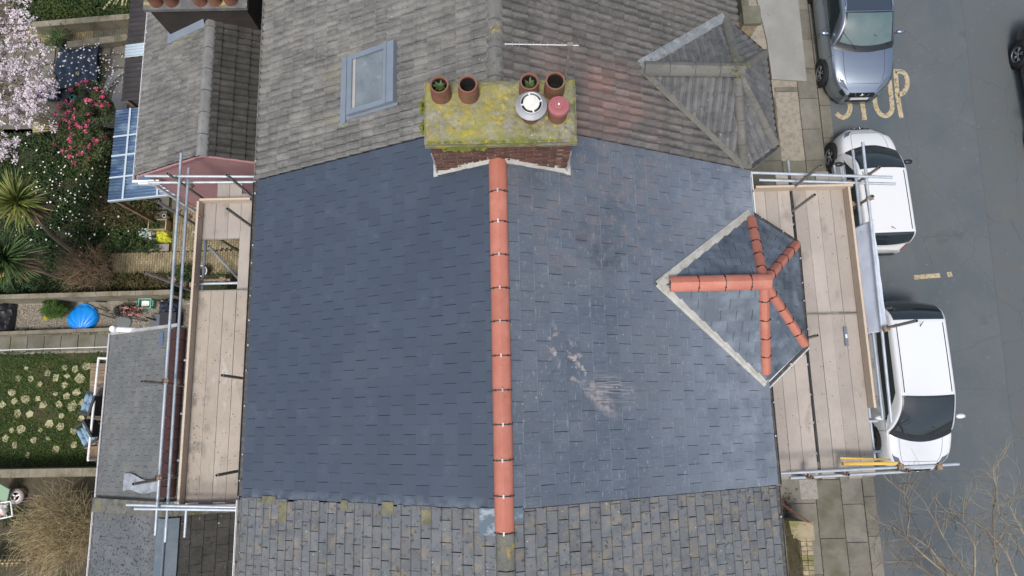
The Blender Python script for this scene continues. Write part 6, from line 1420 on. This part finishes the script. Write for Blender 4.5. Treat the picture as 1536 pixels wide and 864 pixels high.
# white garden chair seen through the opening
c = P(310, 410, .0); gc = thing('wire_basket', 'white rimmed basket seen through the opening in the rear platform', 'basket', tuple(c)); mb = MB(); mb.lathe(c, [(.1, 0), (.13, .3)], 20); part('basket', mb, m_galvd, gc); mb = MB(); mb.path([c+Vector((math.cos(a)*.14, math.sin(a)*.14, .31)) for a in steps(0, 6.283, 20)], .014, 6); part('rim', mb, m_white_p, gc)
ml = MB(); clumps(ml, P(335, 425, .3), (.25, .3, .2), 30, 22, .09, .06, .5, .6); hb_ = thing('low_hedge', 'small green bush under the rear scaffold opening', 'bush', tuple(P(335, 425, 0))); part('leaves', ml, m_leaf_m, hb_)
ml = MB(); clumps(ml, P(275, 412, .3), (.35, .25, .25), 44, 24, .1, .06, .5, .6); hb_ = thing('low_hedge', 'green bush beside the brick path under the double guard rails', 'bush', tuple(P(275, 412, 0))); part('leaves', ml, m_leaf_m, hb_)
ml = MB(); clumps(ml, P(230, 425, .3), (.75, .17, .2), 90, 22, .1, .06, .5, .6); hb_ = thing('clipped_hedge', 'dull olive clipped hedge between the brick path and the pale wall', 'hedge', tuple(P(230, 425, 0))); part('leaves', ml, m_leaf_o, hb_)
# yellow flowering shrub behind cordylines
ml = MB(); mf = MB(); ys_ = thing('yellow_flowering_bush', 'dark bush with small yellow flowers in front of the pale wall', 'bush', tuple(P(20, 420, 0))); clumps(ml, P(25, 425, .5), (.7, .3, .3), 60, 26, .1, .06, .5, .6); clumps(mf, P(0, 412, .8), (.3, .15, .1), 8, 14, .04, .04, .8, .9); part('leaves', ml, m_leaf_d, ys_); part('flowers', mf, bpy.data.materials['yellow_flower'], ys_)

# ================================================================== STREET SIDE DETAILS
# front garden wall at the bottom with a chain and a pier
m_mwall = mat('mossy_stone', (.24, .2, .12), .95, [((.32, .27, .18), 4, .4, .6, .8), ((.13, .14, .03), 2.5, .48, .62, .8), ((.3, .12, .06), 5, .6, .7, .5), ((.06, .06, .04), 12, .55, .68, .7)], rnd=.15, bump=.015, bs=16)
fw_ = thing('front_garden_wall', 'mossy brick front garden wall with a crumbling pier beside the pavement', 'wall', tuple(P(1212, 830, 0)))
a, b = P(1209, 805, 1.0), P(1217, 900, 1.0)
d = b-a; n_ = Vector((-d.y, d.x, 0)).normalized()
mb = MB(); mb.prism([a+n_*.14-Vector((0, 0, 1)), a-n_*.14-Vector((0, 0, 1)), b-n_*.14-Vector((0, 0, 1)), b+n_*.14-Vector((0, 0, 1))], (0, 0, .93)); part('wall_body', mb, m_mwall, fw_)
for i in range(13):
    for s in (-1, 1):
        p0, p1 = a+d*(i/13)+Vector((0, 0, -.07)), a+d*((i+1)/13)+Vector((0, 0, -.07)); o_ = n_*(.07*s); mb = MB(); h = .07+random.uniform(-.008, .012)
        mb.prism([p0+o_+n_*.064, p0+o_-n_*.064, p1+o_-n_*.064-d.normalized()*.01, p1+o_+n_*.064-d.normalized()*.01], (0, 0, h)); part('coping_brick', mb, m_mwall, fw_)
c = P(1204, 797, 1.1); mb = MB(); mb.bb(c.x-.2, c.x+.22, c.y-.17, c.y+.17, 0, 1.0); part('pier', mb, m_mwall, fw_)
mb = MB(); mb.prism([(c.x-.26, c.y-.05, 1.002), (c.x-.1, c.y-.2, 1.002), (c.x+.27, c.y-.21, 1.002), (c.x+.27, c.y+.2, 1.002), (c.x-.3, c.y+.24, 1.002)], (0, 0, .09)); part('pier_cap', mb, m_mwall, fw_)
mb = MB(); p0, p1 = P(1168, 752, 1.2), P(1213, 783, 1.1); k = 15
for i in range(k):
    p = p0+(p1-p0)*(i/k); q = p0+(p1-p0)*((i+1.25)/k); s = Vector((.0, 0, .02)) if i % 2 else Vector((.014, .014, 0)); mb.path([p+s, q+s, q-s, p-s, p+s], .007, 5)
simple('rusty_chain', 'rusty chain slung from the house to the mossy pier', 'chain', mb, mat('rust', (.16, .06, .03), .9))
mb = MB(); 
for i in range(140):
    p = P(random.gauss(1178, 6), random.gauss(770, 22), .1); leafpoly(mb, p, rdir(.8)*.08, .04)
kind(part('dead_leaves', mb, m_twig_b), 'stuff')
mb = MB(); p = [P(1300, 736, .02), P(1304, 748, .02), P(1306, 764, .02)]; stroke(mb, p, .05); simple('green_paint_mark', 'smear of green paint on the kerb below the front scaffold', 'paint mark', mb, mat('green_paint', (.06, .22, .12), .8, [((.2, .19, .16), 14, .5, .6, .9)]))
# north front garden: pier and low wall
pr_ = thing('garden_pier', 'square stone gate pier with a low wall beside the pale concrete driveway', 'pier', tuple(P(1122, 50, 0)))
c = P(1128, 22, 1.4); mb = MB(); mb.bb(c.x-.20, c.x+.2, c.y-.22, c.y+.22, 0, 1.3); part('pier_body', mb, m_mwall, pr_); mb = MB(); mb.bb(c.x-.24, c.x+.24, c.y-.26, c.y+.26, 1.301, 1.4); part('pier_cap', mb, m_slabg, pr_)
mb = MB(); mb.bb(c.x-.1, c.x+.1, c.y+.23, c.y+2.5, 0, 1.0); part('low_wall', mb, m_slabg, pr_); mb = MB(); mb.bb(4.6, c.x-.2, c.y-.1, c.y+.08, 0, .9); part('low_wall', mb, m_slabg, pr_)
mb = MB()
for i in range(900):
    p = P(random.uniform(1086, 1108), random.uniform(-20, 42), .05+random.random()*.3); leafpoly(mb, p, rdir(.8)*.09, .045)
simple('fallen_leaf_heap', 'heap of brown and green leaves behind the low wall at the top', 'leaves', mb, leafmat('rust_leaf', (.12, .04, .02), (.1, .11, .04)))
bpy.data.objects['fallen_leaf_heap']['kind'] = 'stuff'
# kerb side weeds
mb = MB()
for i in range(700):
    p = P(random.choice((1236, 1240, 1300, 1312))+random.gauss(0, 3), random.uniform(-10, 864), .0); p.x = random.choice((KX-.285, KX+.03, 8.27, 7.62))+random.gauss(0, .012); p.z = .1 if p.x < KX else 0; leafpoly(mb, p, rdir(1)*.04, .02)
kind(part('kerb_weeds', mb, m_leaf_m), 'stuff')
# ---- bare street tree, bottom right
tr = thing('bare_street_tree', 'leafless street tree whose thin branches reach over the road at the bottom right', 'tree', tuple(P(1500, 1060, 0)))
random.seed(17); mb = MB(); base = P(1500, 1060, 0); fork = P(1490, 985, 2.6); mb.path([base, base+(fork-base)*.5, fork], .13, 10, 0, .09); part('trunk', mb, m_bark, tr, True)
limbs = [[(1450, 920, 3.2), (1421, 861, 3.7), (1385, 832, 4.0), (1360, 808, 4.2), (1364, 775, 4.4), (1365, 753, 4.5), (1347, 731, 4.7)],
         [(1470, 900, 3.2), (1442, 845, 3.8), (1415, 805, 4.1), (1392, 765, 4.5)], [(1500, 900, 3.0), (1494, 850, 3.5), (1492, 824, 3.8), (1490, 766, 4.2), (1495, 730, 4.5), (1490, 708, 4.7)],
         [(1536, 890, 3.2), (1510, 830, 3.8), (1480, 795, 4.2), (1445, 772, 4.5), (1425, 770, 4.7)], [(1430, 930, 3.1), (1400, 864, 3.6), (1370, 842, 3.9), (1325, 842, 4.2)],
         [(1560, 860, 3.4), (1535, 800, 4.0), (1515, 760, 4.4), (1532, 735, 4.6)], [(1460, 880, 3.4), (1462, 820, 4.0), (1447, 790, 4.4), (1445, 765, 4.6)], [(1450, 890, 3.2), (1395, 822, 4.0), (1345, 795, 4.3), (1330, 788, 4.5)], [(1550, 900, 3.0), (1540, 845, 3.6), (1520, 800, 4.0), (1500, 775, 4.4)]]
tw = MB()
for l in limbs:
    pts = [fork]+[P(*q) for q in l]; mb = MB(); sm_ = [pts[0]]
    for p, q in zip(pts, pts[1:]): sm_ += [p+(q-p)*.5+Vector((random.gauss(0, .02), random.gauss(0, .02), random.gauss(0, .02))), q]
    mb.path(sm_, .032, 6, 0, .007); part('limb', mb, m_bark, tr, True)
    for i in range(2, len(sm_)):
        for _ in range(3):
            d = (sm_[i]-sm_[i-1]).normalized()+Vector((random.gauss(0, .8), random.gauss(0, .8), random.gauss(.1, .4))); limb(tw, sm_[i], d, random.uniform(.3, .75), .0065, 1, .6, .1, kids=2)
part('twigs', tw, m_bark, tr)
